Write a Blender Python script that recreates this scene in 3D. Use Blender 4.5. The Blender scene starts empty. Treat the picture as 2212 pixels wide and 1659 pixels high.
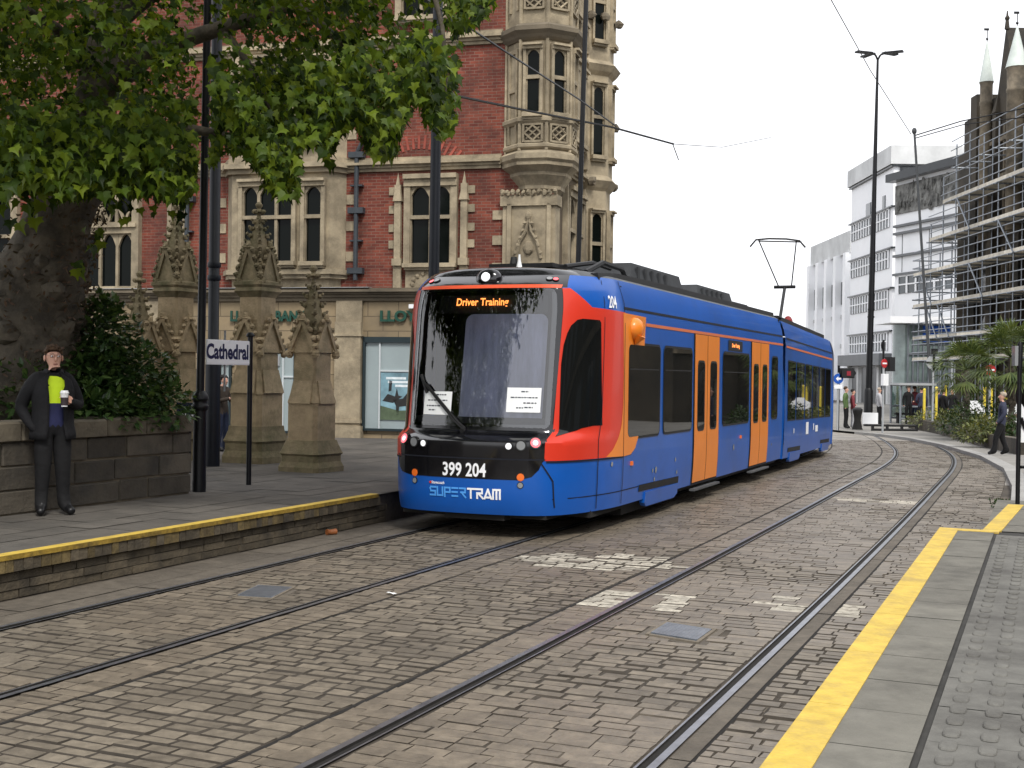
import bpy, bmesh, math, random, bisect
from mathutils import Vector, Matrix, noise
from mathutils.geometry import delaunay_2d_cdt
R=random.Random(7)
D=bpy.data; SC=bpy.context.scene; COL=SC.collection
# ---------------------------------------------------------------- camera, sky, sun, exposure
EXPO,SKYV,SUNV,ALB=0.98,7.6,1.5,.78

F=2700.;UC,VC=1106.,829.5
H=1.842;PIT=math.radians(.401);ROL=math.radians(.75)
TH=.4055;B=-.0011;S0=25.7;R1=114.;S1=31.;R2=47.;K=.018
C2=-2.404;C1=-6.065
cp,sp=math.cos(PIT),math.sin(PIT);cr,sr=math.cos(ROL),math.sin(ROL)
def ray(u,v):
    a=(u-UC)/F;b=(v-VC)/F
    x=cr*a+sr*b;y=-sr*a+cr*b   # right, down
    # world: right*x + down*y + fwd ; down=(0,-sp,-cp) fwd=(0,cp,-sp)
    return (x,cp-sp*y,-sp-cp*y)
def proj(x,y,z):
    z-=H
    f=y*cp-z*sp;uu=y*sp+z*cp
    a=x/f;b=-uu/f
    return UC+F*(cr*a-sr*b),VC+F*(sr*a+cr*b),f
def gz(y):
    d=min(max(y-20,0),20)
    return -K/20*d*d if d<10 else -K*5-K*(d-10)
def atY(u,v,Y):
    r=ray(u,v);t=Y/r[1];return (r[0]*t,Y,H+r[2]*t)
def onz(u,v,z=0.):
    r=ray(u,v);Y=10.
    for _ in range(60):
        t=(H-z-gz(Y))/-r[2]; Y2=r[1]*t
        Y=.5*Y+.5*min(Y2,300)
    t=Y/r[1];return (r[0]*t,Y,gz(Y)+z)
TB=[]
def _tb():
    n=1000;st=.08
    x=y=0;pts=[]
    for i in range(n):
        s=i*st;ang=TH+B*(min(s,S0)-12)-min(max(s-S0,0),S1)/R1-max(s-S0-S1,0)/R2
        pts.append([s,x,y,ang]);x+=math.sin(ang)*st;y+=math.cos(ang)*st
    i=150;ox=12*math.sin(TH)-pts[i][1];oy=12*math.cos(TH)-pts[i][2]
    for p in pts:TB.append((p[0],p[1]+ox,p[2]+oy,p[3]))
_tb()
def trk(s,c,z=0.):
    f=s/.08;i=max(0,min(998,int(f)));f-=i
    A,Bq=TB[i],TB[i+1]
    x=A[1]+(Bq[1]-A[1])*f;y=A[2]+(Bq[2]-A[2])*f;a=A[3]+(Bq[3]-A[3])*f
    Y=y-c*math.sin(a)
    return (x+c*math.cos(a),Y,gz(Y)+z)
def planehit(u,v,o,d):
    """ray with vertical plane through o(x,y) along unit d(x,y): returns (w along, z)"""
    r=ray(u,v);n=(d[1],-d[0])
    t=(o[0]*n[0]+o[1]*n[1])/(r[0]*n[0]+r[1]*n[1])
    x,y=r[0]*t,r[1]*t
    return ((x-o[0])*d[0]+(y-o[1])*d[1],H+r[2]*t)

cam=D.cameras.new('camera');CAM=D.objects.new('camera',cam);COL.objects.link(CAM)
cam.sensor_width=36;cam.lens=36*F/2212;cam.clip_end=2000;cam.clip_start=.05
_r=Vector((cr,sr*sp,sr*cp));_u=Vector((-sr,cr*sp,cr*cp));_f=Vector((0,cp,-sp))
CAM.matrix_world=Matrix(((_r.x,_u.x,-_f.x,0),(_r.y,_u.y,-_f.y,0),(_r.z,_u.z,-_f.z,H),(0,0,0,1)))
SC.camera=CAM
SC.view_settings.view_transform='Standard';SC.view_settings.look='None';SC.view_settings.exposure=EXPO;SC.view_settings.gamma=1
SC.render.engine='CYCLES'
SC.cycles.max_bounces=8;SC.cycles.transparent_max_bounces=12;SC.cycles.use_denoising=True
SUN_EL,SUN_AZ=math.radians(50),math.radians(165)   # azimuth clockwise from +Y
w=D.worlds.new("World");SC.world=w;w.use_nodes=True
nt=w.node_tree;nt.nodes.clear()
sky=nt.nodes.new('ShaderNodeTexSky');sky.sky_type='NISHITA';sky.sun_disc=False;sky.sun_elevation=SUN_EL;sky.sun_rotation=SUN_AZ;sky.air_density=1;sky.dust_density=3
# an overcast layer of pale cloud over the blue
tc=nt.nodes.new('ShaderNodeTexCoord');no=nt.nodes.new('ShaderNodeTexNoise');no.inputs['Scale'].default_value=2.2;no.inputs['Detail'].default_value=5
mp=nt.nodes.new('ShaderNodeMapping');mp.inputs['Scale'].default_value=(1,1,2.5)
nt.links.new(tc.outputs['Generated'],mp.inputs[0]);nt.links.new(mp.outputs[0],no.inputs['Vector'])
rp=nt.nodes.new('ShaderNodeValToRGB');rp.color_ramp.elements[0].position=.3;rp.color_ramp.elements[0].color=(.93,)*3+(1,);rp.color_ramp.elements[1].position=.7;rp.color_ramp.elements[1].color=(1,1,1,1)
nt.links.new(no.outputs['Fac'],rp.inputs[0])
mx=nt.nodes.new('ShaderNodeMixRGB');mx.inputs[2].default_value=(SKYV*.975,SKYV*.985,SKYV*1.02,1)
nt.links.new(rp.outputs[0],mx.inputs[0]);nt.links.new(sky.outputs[0],mx.inputs[1])
bg=nt.nodes.new('ShaderNodeBackground');bg.inputs[1].default_value=.1
nt.links.new(mx.outputs[0],bg.inputs[0]);wo=nt.nodes.new('ShaderNodeOutputWorld');nt.links.new(bg.outputs[0],wo.inputs[0])
sl=D.lights.new('sun','SUN');sl.energy=SUNV;sl.angle=math.radians(14);sl.color=(1,.96,.9)
so=D.objects.new('sun',sl);COL.objects.link(so)
_sd=Vector((math.sin(SUN_AZ)*math.cos(SUN_EL),math.cos(SUN_AZ)*math.cos(SUN_EL),math.sin(SUN_EL)))
so.rotation_euler=_sd.to_track_quat('Z','Y').to_euler();so.location=(20,-20,60)
# ---------------------------------------------------------------- helpers
def setin(n,k,v):
    if k in n.inputs:n.inputs[k].default_value=v
def rgb(h):
    h=h.lstrip('#');return tuple(((int(h[i:i+2],16)/255)**2.2) for i in (0,2,4))
MATS={}
def mat(name,col,rough=.6,var=.12,sc=3.,bump=0.,bsc=None,metal=0.,spec=.4,dark=None,dsc=.6,emit=None,coat=0.,isl=0.,obj=True,streak=None,dpos=(.45,.72)):
    """principled with large and small colour variation, optional dirt patches, bump, per-island variation"""
    if max(col)<.55 and not emit:
        col=[c*ALB for c in col];dark=[c*ALB for c in dark] if dark else dark
    m=D.materials.new(name);m.use_nodes=True;MATS[name]=m;N=m.node_tree;n=N.nodes;L=N.links
    b=n['Principled BSDF'];setin(b,'Roughness',rough);setin(b,'Metallic',metal);setin(b,'Specular IOR Level',spec);setin(b,'Coat Weight',coat);setin(b,'Coat Roughness',.06)
    if emit:
        setin(b,'Emission Color',(*emit[:3],1));setin(b,'Emission Strength',emit[3])
    t=n.new('ShaderNodeTexCoord');v=t.outputs['Object']
    if streak:
        mp=n.new('ShaderNodeMapping');mp.inputs['Scale'].default_value=streak;L.new(v,mp.inputs[0]);v=mp.outputs[0]
    a=n.new('ShaderNodeTexNoise');a.inputs['Scale'].default_value=sc;a.inputs['Detail'].default_value=6;a.inputs['Roughness'].default_value=.65;L.new(v,a.inputs['Vector'])
    mr=n.new('ShaderNodeMapRange');mr.inputs[1].default_value=.25;mr.inputs[2].default_value=.75;mr.inputs[3].default_value=1-var*1.6;mr.inputs[4].default_value=1+var*1.6;L.new(a.outputs['Fac'],mr.inputs[0])
    fac=mr.outputs[0]
    if isl:
        g=n.new('ShaderNodeNewGeometry');m2=n.new('ShaderNodeMapRange');m2.inputs[3].default_value=1-isl;m2.inputs[4].default_value=1+isl;L.new(g.outputs['Random Per Island'],m2.inputs[0])
        mu=n.new('ShaderNodeMath');mu.operation='MULTIPLY';L.new(fac,mu.inputs[0]);L.new(m2.outputs[0],mu.inputs[1]);fac=mu.outputs[0]
    vm=n.new('ShaderNodeVectorMath');vm.operation='SCALE';vm.inputs[0].default_value=col[:3];L.new(fac,vm.inputs['Scale']);out=vm.outputs[0]
    if dark:
        d=n.new('ShaderNodeTexNoise');d.inputs['Scale'].default_value=dsc;d.inputs['Detail'].default_value=8;d.inputs['Roughness'].default_value=.7;L.new(t.outputs['Object'],d.inputs['Vector'])
        cr_=n.new('ShaderNodeMapRange');cr_.inputs[1].default_value=dpos[0];cr_.inputs[2].default_value=dpos[1];L.new(d.outputs['Fac'],cr_.inputs[0])
        mm=n.new('ShaderNodeMixRGB');mm.inputs[2].default_value=(*dark,1);L.new(cr_.outputs[0],mm.inputs[0]);L.new(out,mm.inputs[1]);out=mm.outputs[0]
    L.new(out,b.inputs['Base Color'])
    if bump:
        c=n.new('ShaderNodeTexNoise');c.inputs['Scale'].default_value=bsc or sc*6;c.inputs['Detail'].default_value=5;L.new(v,c.inputs['Vector'])
        bp=n.new('ShaderNodeBump');bp.inputs['Strength'].default_value=min(1,bump);bp.inputs['Distance'].default_value=.02;L.new(c.outputs['Fac'],bp.inputs['Height']);L.new(bp.outputs[0],b.inputs['Normal'])
    return m
def brickmat(name,c1,c2,mortar,bw,bh,rot=None,ms=.06,rough=.85,bump=.5,var=.25,sc=2.,dark=None,dsc=.5,off=.5,dpos=(.48,.75)):
    c1,c2,mortar=[[q*ALB for q in c] for c in (c1,c2,mortar)];dark=[c*ALB for c in dark] if dark else dark
    m=D.materials.new(name);m.use_nodes=True;MATS[name]=m;N=m.node_tree;n=N.nodes;L=N.links
    b=n['Principled BSDF'];setin(b,'Roughness',rough);setin(b,'Specular IOR Level',.25)
    t=n.new('ShaderNodeTexCoord');mp=n.new('ShaderNodeMapping');mp.vector_type='POINT'
    if rot:mp.inputs['Rotation'].default_value=rot
    L.new(t.outputs['Object'],mp.inputs[0])
    k=n.new('ShaderNodeTexBrick');k.offset=off;k.inputs['Scale'].default_value=1;k.inputs['Brick Width'].default_value=bw;k.inputs['Row Height'].default_value=bh;k.inputs['Mortar Size'].default_value=bh*ms;k.inputs['Mortar Smooth'].default_value=.2;k.inputs['Bias'].default_value=0
    k.inputs['Color1'].default_value=(*c1,1);k.inputs['Color2'].default_value=(*c2,1);k.inputs['Mortar'].default_value=(*mortar,1);L.new(mp.outputs[0],k.inputs['Vector'])
    a=n.new('ShaderNodeTexNoise');a.inputs['Scale'].default_value=sc;a.inputs['Detail'].default_value=8;a.inputs['Roughness'].default_value=.7;L.new(t.outputs['Object'],a.inputs['Vector'])
    mr=n.new('ShaderNodeMapRange');mr.inputs[1].default_value=.25;mr.inputs[2].default_value=.75;mr.inputs[3].default_value=1-var;mr.inputs[4].default_value=1+var;L.new(a.outputs['Fac'],mr.inputs[0])
    vm=n.new('ShaderNodeVectorMath');vm.operation='SCALE';L.new(k.outputs['Color'],vm.inputs[0]);L.new(mr.outputs[0],vm.inputs['Scale']);out=vm.outputs[0]
    if dark:
        d=n.new('ShaderNodeTexNoise');d.inputs['Scale'].default_value=dsc;d.inputs['Detail'].default_value=8;d.inputs['Roughness'].default_value=.7;L.new(t.outputs['Object'],d.inputs['Vector'])
        c_=n.new('ShaderNodeMapRange');c_.inputs[1].default_value=dpos[0];c_.inputs[2].default_value=dpos[1];L.new(d.outputs['Fac'],c_.inputs[0])
        mm=n.new('ShaderNodeMixRGB');mm.inputs[2].default_value=(*dark,1);L.new(c_.outputs[0],mm.inputs[0]);L.new(out,mm.inputs[1]);out=mm.outputs[0]
    L.new(out,b.inputs['Base Color'])
    ad=n.new('ShaderNodeMath');ad.operation='MULTIPLY_ADD';ad.inputs[1].default_value=-1;L.new(k.outputs['Fac'],ad.inputs[0]);L.new(a.outputs['Fac'],ad.inputs[2])
    bp=n.new('ShaderNodeBump');bp.inputs['Strength'].default_value=bump;bp.inputs['Distance'].default_value=.01;L.new(ad.outputs[0],bp.inputs['Height']);L.new(bp.outputs[0],b.inputs['Normal'])
    return m
def glassmat(name,col=(.012,.014,.016),rough=.03,spec=.6,coat=0.):
    m=mat(name,col,rough,.0,1,spec=spec,coat=coat)
    return m
class MB:
    def __init__(s):s.v=[];s.f=[];s.m=[]
    def add(s,v,f,m=0):
        o=len(s.v);s.v+=[tuple(p) for p in v]
        for q in f:s.f.append([i+o for i in q]);s.m.append(m)
        return s
    def box(s,x0,x1,y0,y1,z0,z1,m=0):
        return s.add([(x,y,z) for z in (z0,z1) for y in (y0,y1) for x in (x0,x1)],[(0,2,3,1),(4,5,7,6),(0,1,5,4),(2,6,7,3),(0,4,6,2),(1,3,7,5)],m)
    def obox(s,c,ax,hx,ay,hy,az,hz,m=0):
        c=Vector(c);ax=Vector(ax)*hx;ay=Vector(ay)*hy;az=Vector(az)*hz
        return s.add([c+ax*i+ay*j+az*k for k in (-1,1) for j in (-1,1) for i in (-1,1)],[(0,2,3,1),(4,5,7,6),(0,1,5,4),(2,6,7,3),(0,4,6,2),(1,3,7,5)],m)
    def bevbox(s,x0,x1,y0,y1,z0,z1,b,m=0):
        """box with chamfered edges towards -y face only cheap: full chamfer on all verticals and top"""
        v=[];r=[(x0,y0+b),(x0+b,y0),(x1-b,y0),(x1,y0+b),(x1,y1),(x0,y1)]
        n=6
        for z,i in ((z0,0),(z1-b,0),(z1,b)):
            cx,cy=(x0+x1)/2,(y0+y1)/2
            for x,y in r:v.append((x+(i if x<cx else -i),y+(i if y<cy else 0),z))
        f=[]
        for k in range(2):
            for i in range(n):
                j=(i+1)%n;f.append((k*n+i,k*n+j,(k+1)*n+j,(k+1)*n+i))
        f.append(tuple(range(2*n,3*n)));f.append(tuple(reversed(range(n))))
        return s.add(v,f,m)
    def tube(s,pts,r,n=8,m=0,cap=True):
        pts=[Vector(p) for p in pts];N=len(pts);rs=r if isinstance(r,(list,tuple)) else [r]*N
        v=[];up=None
        for i,p in enumerate(pts):
            t=(pts[min(i+1,N-1)]-pts[max(i-1,0)]).normalized()
            if up is None:up=t.orthogonal().normalized()
            else:
                up=(up-t*up.dot(t));up=up.normalized() if up.length>1e-6 else t.orthogonal().normalized()
            w=t.cross(up)
            for k in range(n):
                a=2*math.pi*k/n;v.append(p+(up*math.cos(a)+w*math.sin(a))*rs[i])
        f=[]
        for i in range(N-1):
            for k in range(n):
                j=(k+1)%n;f.append((i*n+k,i*n+j,(i+1)*n+j,(i+1)*n+k))
        if cap:f.append(tuple(reversed(range(n))));f.append(tuple(range((N-1)*n,N*n)))
        return s.add(v,f,m)
    def lathe(s,prof,n=16,c=(0,0,0),m=0,rot=0.,sq=None):
        v=[];f=[];N=len(prof)
        for r,z in prof:
            for k in range(n):
                a=2*math.pi*k/n+rot;v.append((c[0]+r*math.cos(a),c[1]+r*math.sin(a),c[2]+z))
        for i in range(N-1):
            for k in range(n):
                j=(k+1)%n;f.append((i*n+k,i*n+j,(i+1)*n+j,(i+1)*n+k))
        f.append(tuple(reversed(range(n))));f.append(tuple(range((N-1)*n,N*n)))
        return s.add(v,f,m)
    def prism(s,poly,fn,d0,d1,m=0):
        """extrude 2-D polygon (ccw) from depth d0 to d1 through fn(x,y,d)"""
        n=len(poly);v=[fn(x,y,d0) for x,y in poly]+[fn(x,y,d1) for x,y in poly]
        f=[tuple(range(n)),tuple(reversed(range(n,2*n)))]+[(i,i+n,(i+1)%n+n,(i+1)%n) for i in range(n)]
        return s.add(v,f,m)
    def blob(s,c,r,m=0,seg=6,ring=4,jit=0.):
        v=[(c[0],c[1],c[2]-r[2])];f=[]
        for i in range(1,ring):
            a=math.pi*i/ring-math.pi/2
            for k in range(seg):
                b=2*math.pi*k/seg;q=1+R.uniform(-jit,jit)
                v.append((c[0]+r[0]*math.cos(a)*math.cos(b)*q,c[1]+r[1]*math.cos(a)*math.sin(b)*q,c[2]+r[2]*math.sin(a)*q))
        v.append((c[0],c[1],c[2]+r[2]))
        for k in range(seg):f.append((0,1+(k+1)%seg,1+k))
        for i in range(ring-2):
            for k in range(seg):
                j=(k+1)%seg;f.append((1+i*seg+k,1+i*seg+j,1+(i+1)*seg+j,1+(i+1)*seg+k))
        o=1+(ring-2)*seg
        for k in range(seg):f.append((o+k,o+(k+1)%seg,len(v)-1))
        return s.add(v,f,m)
    def build(s,name,mats,parent=None,smooth=None,fix=True,local=True):
        me=D.meshes.new(name);me.from_pydata(s.v,[],s.f)
        if not isinstance(mats,(list,tuple)):mats=[mats]
        for q in mats:me.materials.append(q)
        me.polygons.foreach_set('material_index',s.m)
        if fix:
            bm=bmesh.new();bm.from_mesh(me);bmesh.ops.recalc_face_normals(bm,faces=bm.faces);bm.to_mesh(me);bm.free()
        if smooth is not None:
            me.polygons.foreach_set('use_smooth',[True]*len(me.polygons));me.set_sharp_from_angle(angle=math.radians(smooth))
        o=D.objects.new(name,me);COL.objects.link(o)
        if parent:
            o.parent=parent
            if not local:o.matrix_parent_inverse=parent.matrix_world.inverted()
        return o
def tag(o,label,cat=None,group=None,kind=None):
    if label:o['label']=label
    if cat:o['category']=cat
    if group:o['group']=group
    if kind:o['kind']=kind
    return o
def struct(o,label=None):
    o['kind']='structure'
    if label:o['label']=label
    return o
def thing(name,label,cat,loc=(0,0,0),rz=0.,group=None):
    o=D.objects.new(name,None);COL.objects.link(o);o.location=loc;o.rotation_euler=(0,0,rz);o.empty_display_size=.2
    o.matrix_world=Matrix.Translation(loc)@Matrix.Rotation(rz,4,'Z')
    return tag(o,label,cat,group)
def copy_tree(o,parent=None):
    c=o.copy();COL.objects.link(c)
    if parent:c.parent=parent;c.matrix_parent_inverse=o.matrix_parent_inverse.copy()
    for ch in list(o.children):copy_tree(ch,c)
    return c
def textgeo(s,size=1.,ext=0.,bold=0.,align='CENTER'):
    cu=D.curves.new('lettering','FONT');cu.body=s;cu.size=size;cu.extrude=ext;cu.offset=bold;cu.align_x=align;cu.align_y='CENTER';cu.resolution_u=3
    o=D.objects.new('lettering',cu);COL.objects.link(o);dg=bpy.context.evaluated_depsgraph_get();dg.update()
    me=D.meshes.new_from_object(o.evaluated_get(dg));v=[tuple(p.co) for p in me.vertices];f=[tuple(p.vertices) for p in me.polygons]
    D.objects.remove(o);D.curves.remove(cu);D.meshes.remove(me);return v,f
def lerp(a,b,t):return a+(b-a)*t
def inpoly(x,y,P):
    c=False;j=len(P)-1
    for i in range(len(P)):
        if (P[i][1]>y)!=(P[j][1]>y) and x<(P[j][0]-P[i][0])*(y-P[i][1])/(P[j][1]-P[i][1]+1e-12)+P[i][0]:c=not c
        j=i
    return c
# ---------------------------------------------------------------- materials
m_sett=mat('sett_stone',(.19,.156,.114),.5,.25,11,bump=.22,bsc=45,isl=.17,spec=.6,dark=(.09,.074,.056),dsc=.7,dpos=(.5,.8))
m_joint=mat('sett_joint',(.06,.049,.037),.9,.3,3,dark=(.13,.108,.081),dsc=.8,dpos=(.45,.62))
m_jopen=mat('open_joint_dirt',(.055,.045,.034),.9,.3,3)
m_paint=mat('worn_paint',(.5,.46,.38),.75,.25,14,bump=.3,bsc=60,isl=.25,dark=(.16,.135,.105),dsc=13.,dpos=(.49,.67))
m_conc=mat('rail_bed_concrete',(.15,.128,.1),.78,.22,7,bump=.6,bsc=26,dark=(.075,.063,.05),dsc=.9)
m_rail=mat('polished_rail_steel',(.3,.31,.34),.33,.2,8,metal=.75,spec=.5)
m_groove=mat('rail_groove_black',(.012,.01,.008),.9,.3,12)  # near-black bed of the shallow rail groove, also in the track joints
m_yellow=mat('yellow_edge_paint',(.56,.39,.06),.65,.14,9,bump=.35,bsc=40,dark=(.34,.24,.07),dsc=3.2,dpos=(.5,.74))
m_yellowg=mat('shaded_yellow_paint',(.34,.22,.03),.75,.35,7,bump=.3,dark=(.07,.05,.02),dsc=4)  # front lip, darker than the lit top: shade put into the colour
m_flag=mat('grey_flagstone',(.2,.19,.16),.85,.12,5,bump=.35,bsc=90,isl=.07,dark=(.1,.094,.08),dsc=1.6)
m_flagL=mat('worn_paving_flag',(.13,.117,.1),.82,.16,4,bump=.25,bsc=60,isl=.16,dark=(.07,.066,.06),dsc=.7)
m_grout=mat('paving_joint',(.04,.038,.034),.9,.3,4)
m_blister=mat('tactile_paving',(.175,.17,.152),.85,.14,6,bump=.25,bsc=90,dark=(.085,.08,.072),dsc=2)
m_black=mat('black_gloss_paint',(.006,.0065,.008),.42,.2,2,spec=.3)
m_blackm=mat('black_satin_plastic',(.012,.012,.013),.55,.2,3)
m_steel=mat('galvanised_steel',(.33,.36,.4),.45,.15,4,metal=.6)
m_white=mat('white_enamel',(.78,.79,.8),.4,.04,2)
m_grate=mat('drain_cover_steel',(.22,.24,.27),.42,.2,10,metal=.5,bump=.2)

# ---------------------------------------------------------------- ground
def ground_sheet(name,m,zoff,pts=None):
    b=MB();xs=[-160,-60,-30,-15,-8,-4,0,4,8,12,16,20,30,45,70,160];ys=[-40,-10,0,10,20,22,24,26,28,30,40,60,90,140,220,400]
    for y in ys:
        for x in xs:b.v.append((x,y,gz(y)+zoff))
    n=len(xs)
    for j in range(len(ys)-1):
        for i in range(n-1):b.f.append((j*n+i,j*n+i+1,(j+1)*n+i+1,(j+1)*n+i));b.m.append(0)
    return b.build(name,m)
struct(ground_sheet('ground',m_joint,-.009))
m_asph=mat('far_road_setts',(.3,.27,.23),.55,.2,2.5,bump=.3,bsc=30,dark=(.12,.11,.1),dsc=.5)
# rails
G=.695
SMAX=66.
def strip(c0,c1,z,s0=2.,s1=SMAX,ds=.5,m=0,b=None,z1=None):
    b=b or MB();n=int((s1-s0)/ds);o=[]
    for i in range(n+1):
        s=s0+(s1-s0)*i/n;o+=[trk(s,c0,z),trk(s,c1,z if z1 is None else z1)]
    b.add(o,[(2*i,2*i+1,2*i+3,2*i+2) for i in range(n)],m);return b
RAILS=[(C1-G,1,'far track one nearest the yellow-edged left platform, running under the tram'),(C1+G,-1,'inner rail of the tram\'s own track, running under its near side'),(C2-G,1,'left-hand rail of the empty track'),(C2+G,-1,'rail of the empty track closest to the yellow line of the right platform')]
RL=['grooved rail beside the left platform wall, running under the far side of the tram','grooved rail running under the near side of the tram','grooved rail of the empty track, the one next to the tram','bright grooved rail of the empty track beside the yellow platform line']
for (c,sg,_),lab in zip(RAILS,RL):
    b=MB()
    # c is the groove centre, sg the side (away from the head) of the flange keeper
    strip(c-sg*.066,c-sg*.024,.009,b=b,m=0)
    strip(c-sg*.024,c-sg*.022,.009,z1=-.006,b=b,m=1)
    strip(c-sg*.022,c+sg*.022,-.006,b=b,m=1)
    strip(c+sg*.022,c+sg*.024,-.006,z1=.005,b=b,m=1)
    strip(c+sg*.024,c+sg*.036,.005,b=b,m=0)
    tag(b.build('tram_rail',[m_rail,m_groove],fix=False),lab,'rail','tram rails set in the setts')
EDGE_L=C1-1.47
# setts in bands between the rails, laid in courses across the track
PAINT=[[(1111,1201),(1281,1193),(1451,1203),(1476,1226),(1291,1233),(1180,1222)],[(1243,1303),(1306,1271),(1373,1276),(1306,1311)],[(1391,1318),(1431,1283),(1518,1286),(1463,1326)],[(1641,1311),(1671,1287),(1738,1293),(1716,1321)],[(1776,1331),(1806,1301),(1866,1306),(1846,1338)],[(1810,1074),(1815,1081),(1975,1090),(1975,1083)]]
PAINTG=[[onz(u,v,0)[:2] for u,v in P] for P in PAINT]
GR=[[(1396,1372),(1436,1343),(1553,1361),(1506,1390)],[(500,1291),(560,1263),(640,1269),(590,1295)]]
GRG=[[onz(u,v,0)[:2] for u,v in P] for P in GR]
sb=MB();pb=MB();ob=MB()
def sett(b,s0,s1,c0,c1,z,ch,tilt):
    v=[]
    for i,(s,c) in enumerate(((s0,c0),(s1,c0),(s1,c1),(s0,c1))):
        v.append(trk(s+R.uniform(-.006,.006),c+R.uniform(-.006,.006),-.0085))
    for i,(s,c) in enumerate(((s0+ch,c0+ch),(s1-ch,c0+ch),(s1-ch,c1-ch),(s0+ch,c1-ch))):
        v.append(trk(s+R.uniform(-.004,.004),c+R.uniform(-.004,.004),z+(tilt if i in (1,2) else -tilt)))
    b.add(v,[(4,7,6,5)]);b.m[-1]=0;o=len(b.v)-8
    for i in range(4):b.f.append([o+i,o+i+4,o+(i+1)%4+4,o+(i+1)%4]);b.m.append(1)
BANDS=[(C1-G+.05,C1+G-.05),(C1+G+.43,C2-G-.41),(C2-G+.055,C2+G-.055),(C2+G+.19,-.62),(C1+G+.074,C1+G+.4),(C2-G-.38,C2-G-.074)]
FB=(-.1,-.14,.4,.2,.75,.7)
for bi,(c0,c1) in enumerate(BANDS):
    s=3.6;row=0
    while s<46:
        dp=R.uniform(.098,.132)
        c=c0-R.uniform(0,.12);off=R.uniform(-.01,.01)
        while c<c1-.02:
            ln=R.uniform(.16,.255);e=min(c+ln,c1)
            if c1-e<.09:e=c1
            a=max(c,c0)
            x,y,_=trk(s+dp/2,(a+e)/2)
            if e-a>.04 and not any(inpoly(x,y,P) for P in GRG):
                isP=any(inpoly(x,y,P) for P in PAINTG) and R.random()<.93
                fill=noise.noise(Vector((x*.45,y*.45,3.1)))*1.1+FB[bi]+.03*(s-8)*(bi<2)
                op=max(0.,min(1.,.5-fill*1.6));z=R.gauss(0,.0014+.0016*op);ch=.003+.0065*op+(R.random()<.12)*.006;gs=.0005+.0035*op+R.uniform(0,.002)**1;gc=.0005+.002*op+R.uniform(0,.002)
                sett(pb if isP else (ob if op>.55 else sb),s+gs,s+dp-gs,a+gc,e-gc,z,ch,R.gauss(0,.0014))
            c=e
        s+=dp
struct(sb.build('road',[m_sett,m_joint],fix=False));struct(ob.build('road',[mat('open_jointed_sett',(.19,.16,.12),.55,.25,11,bump=.25,bsc=45,isl=.2,dark=(.085,.072,.055),dsc=.8,dpos=(.5,.8)),m_jopen],fix=False))
struct(pb.build('road_marking',[m_paint,m_jopen],fix=False))
jl=MB();strip(C1+G+.403,C1+G+.432,-.005,b=jl);strip(C2-G-.412,C2-G-.383,-.005,b=jl);strip(C2+G+.172,C2+G+.196,-.005,b=jl);struct(jl.build('track_joint',m_groove))
far=MB()
for c0,c1 in BANDS:strip(c0,c1,-.004,46,SMAX,b=far)
strip(-.62,9,-.006,24,SMAX,b=far)
struct(far.build('road_beyond',m_asph))
cb=MB();jb=MB()
def cstrip(c0,c1,z=-.001):
    s=2.
    while s<SMAX:
        e=s+R.uniform(.9,1.5);strip(c0,c1,z+R.uniform(-.0015,.0015),s,e-.012,ds=.7,b=cb);s=e
cstrip(EDGE_L+.0,C1-G-.36);cstrip(C1-G-.345,C1-G-.09)
cstrip(C2+G+.07,C2+G+.175)

struct(cb.build('track_bed',m_conc,fix=False))
# steel covers
for P,lab in zip(GRG,['ribbed steel drain cover between the rails of the empty track','grey steel drain cover between the rails in front of the left platform']):
    cx=sum(p[0] for p in P)/4;cy=sum(p[1] for p in P)/4
    e=Vector((P[2][0]-P[1][0]+P[3][0]-P[0][0],P[2][1]-P[1][1]+P[3][1]-P[0][1]));hw=e.length/4;e.normalize()
    f=Vector((P[1][0]-P[0][0]+P[2][0]-P[3][0],P[1][1]-P[0][1]+P[2][1]-P[3][1]));hl=f.length/4;f.normalize()
    t=thing('drain_cover',lab,'drain cover',(cx,cy,0),0,'steel covers in the setts')
    ex=(e.x,e.y,0);fy=(f.x,f.y,0)
    b=MB().obox((0,0,-.009),ex,hw*1.25,fy,hl*1.15,(0,0,1),.006);b.build('bedding',m_conc,t)
    b=MB().obox((0,0,-.004),ex,hw*.86,fy,hl*.86,(0,0,1),.008)
    for k in range(13):
        q=(-.8+1.6*k/12)*hw;b.obox((e.x*q,e.y*q,.008),ex,.014,fy,hl*.78,(0,0,1),.006)
    b.build('lid',m_grate,t)
    b=MB()
    for sx in (-1,1):
        b.obox((e.x*hw*.93*sx,e.y*hw*.93*sx,-.002),ex,hw*.06,fy,hl,(0,0,1),.012)
        b.obox((f.x*hl*.93*sx,f.y*hl*.93*sx,-.003),ex,hw*.86,fy,hl*.06,(0,0,1),.012)
    b.build('frame',mat('concrete_surround',(.2,.17,.13),.85,.2,9) if 'concrete_surround' not in MATS else MATS['concrete_surround'],t)
# ---------------------------------------------------------------- left platform and pavement
PZ=.36
FRAME=math.atan2(math.sin(TH),math.cos(TH))
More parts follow.
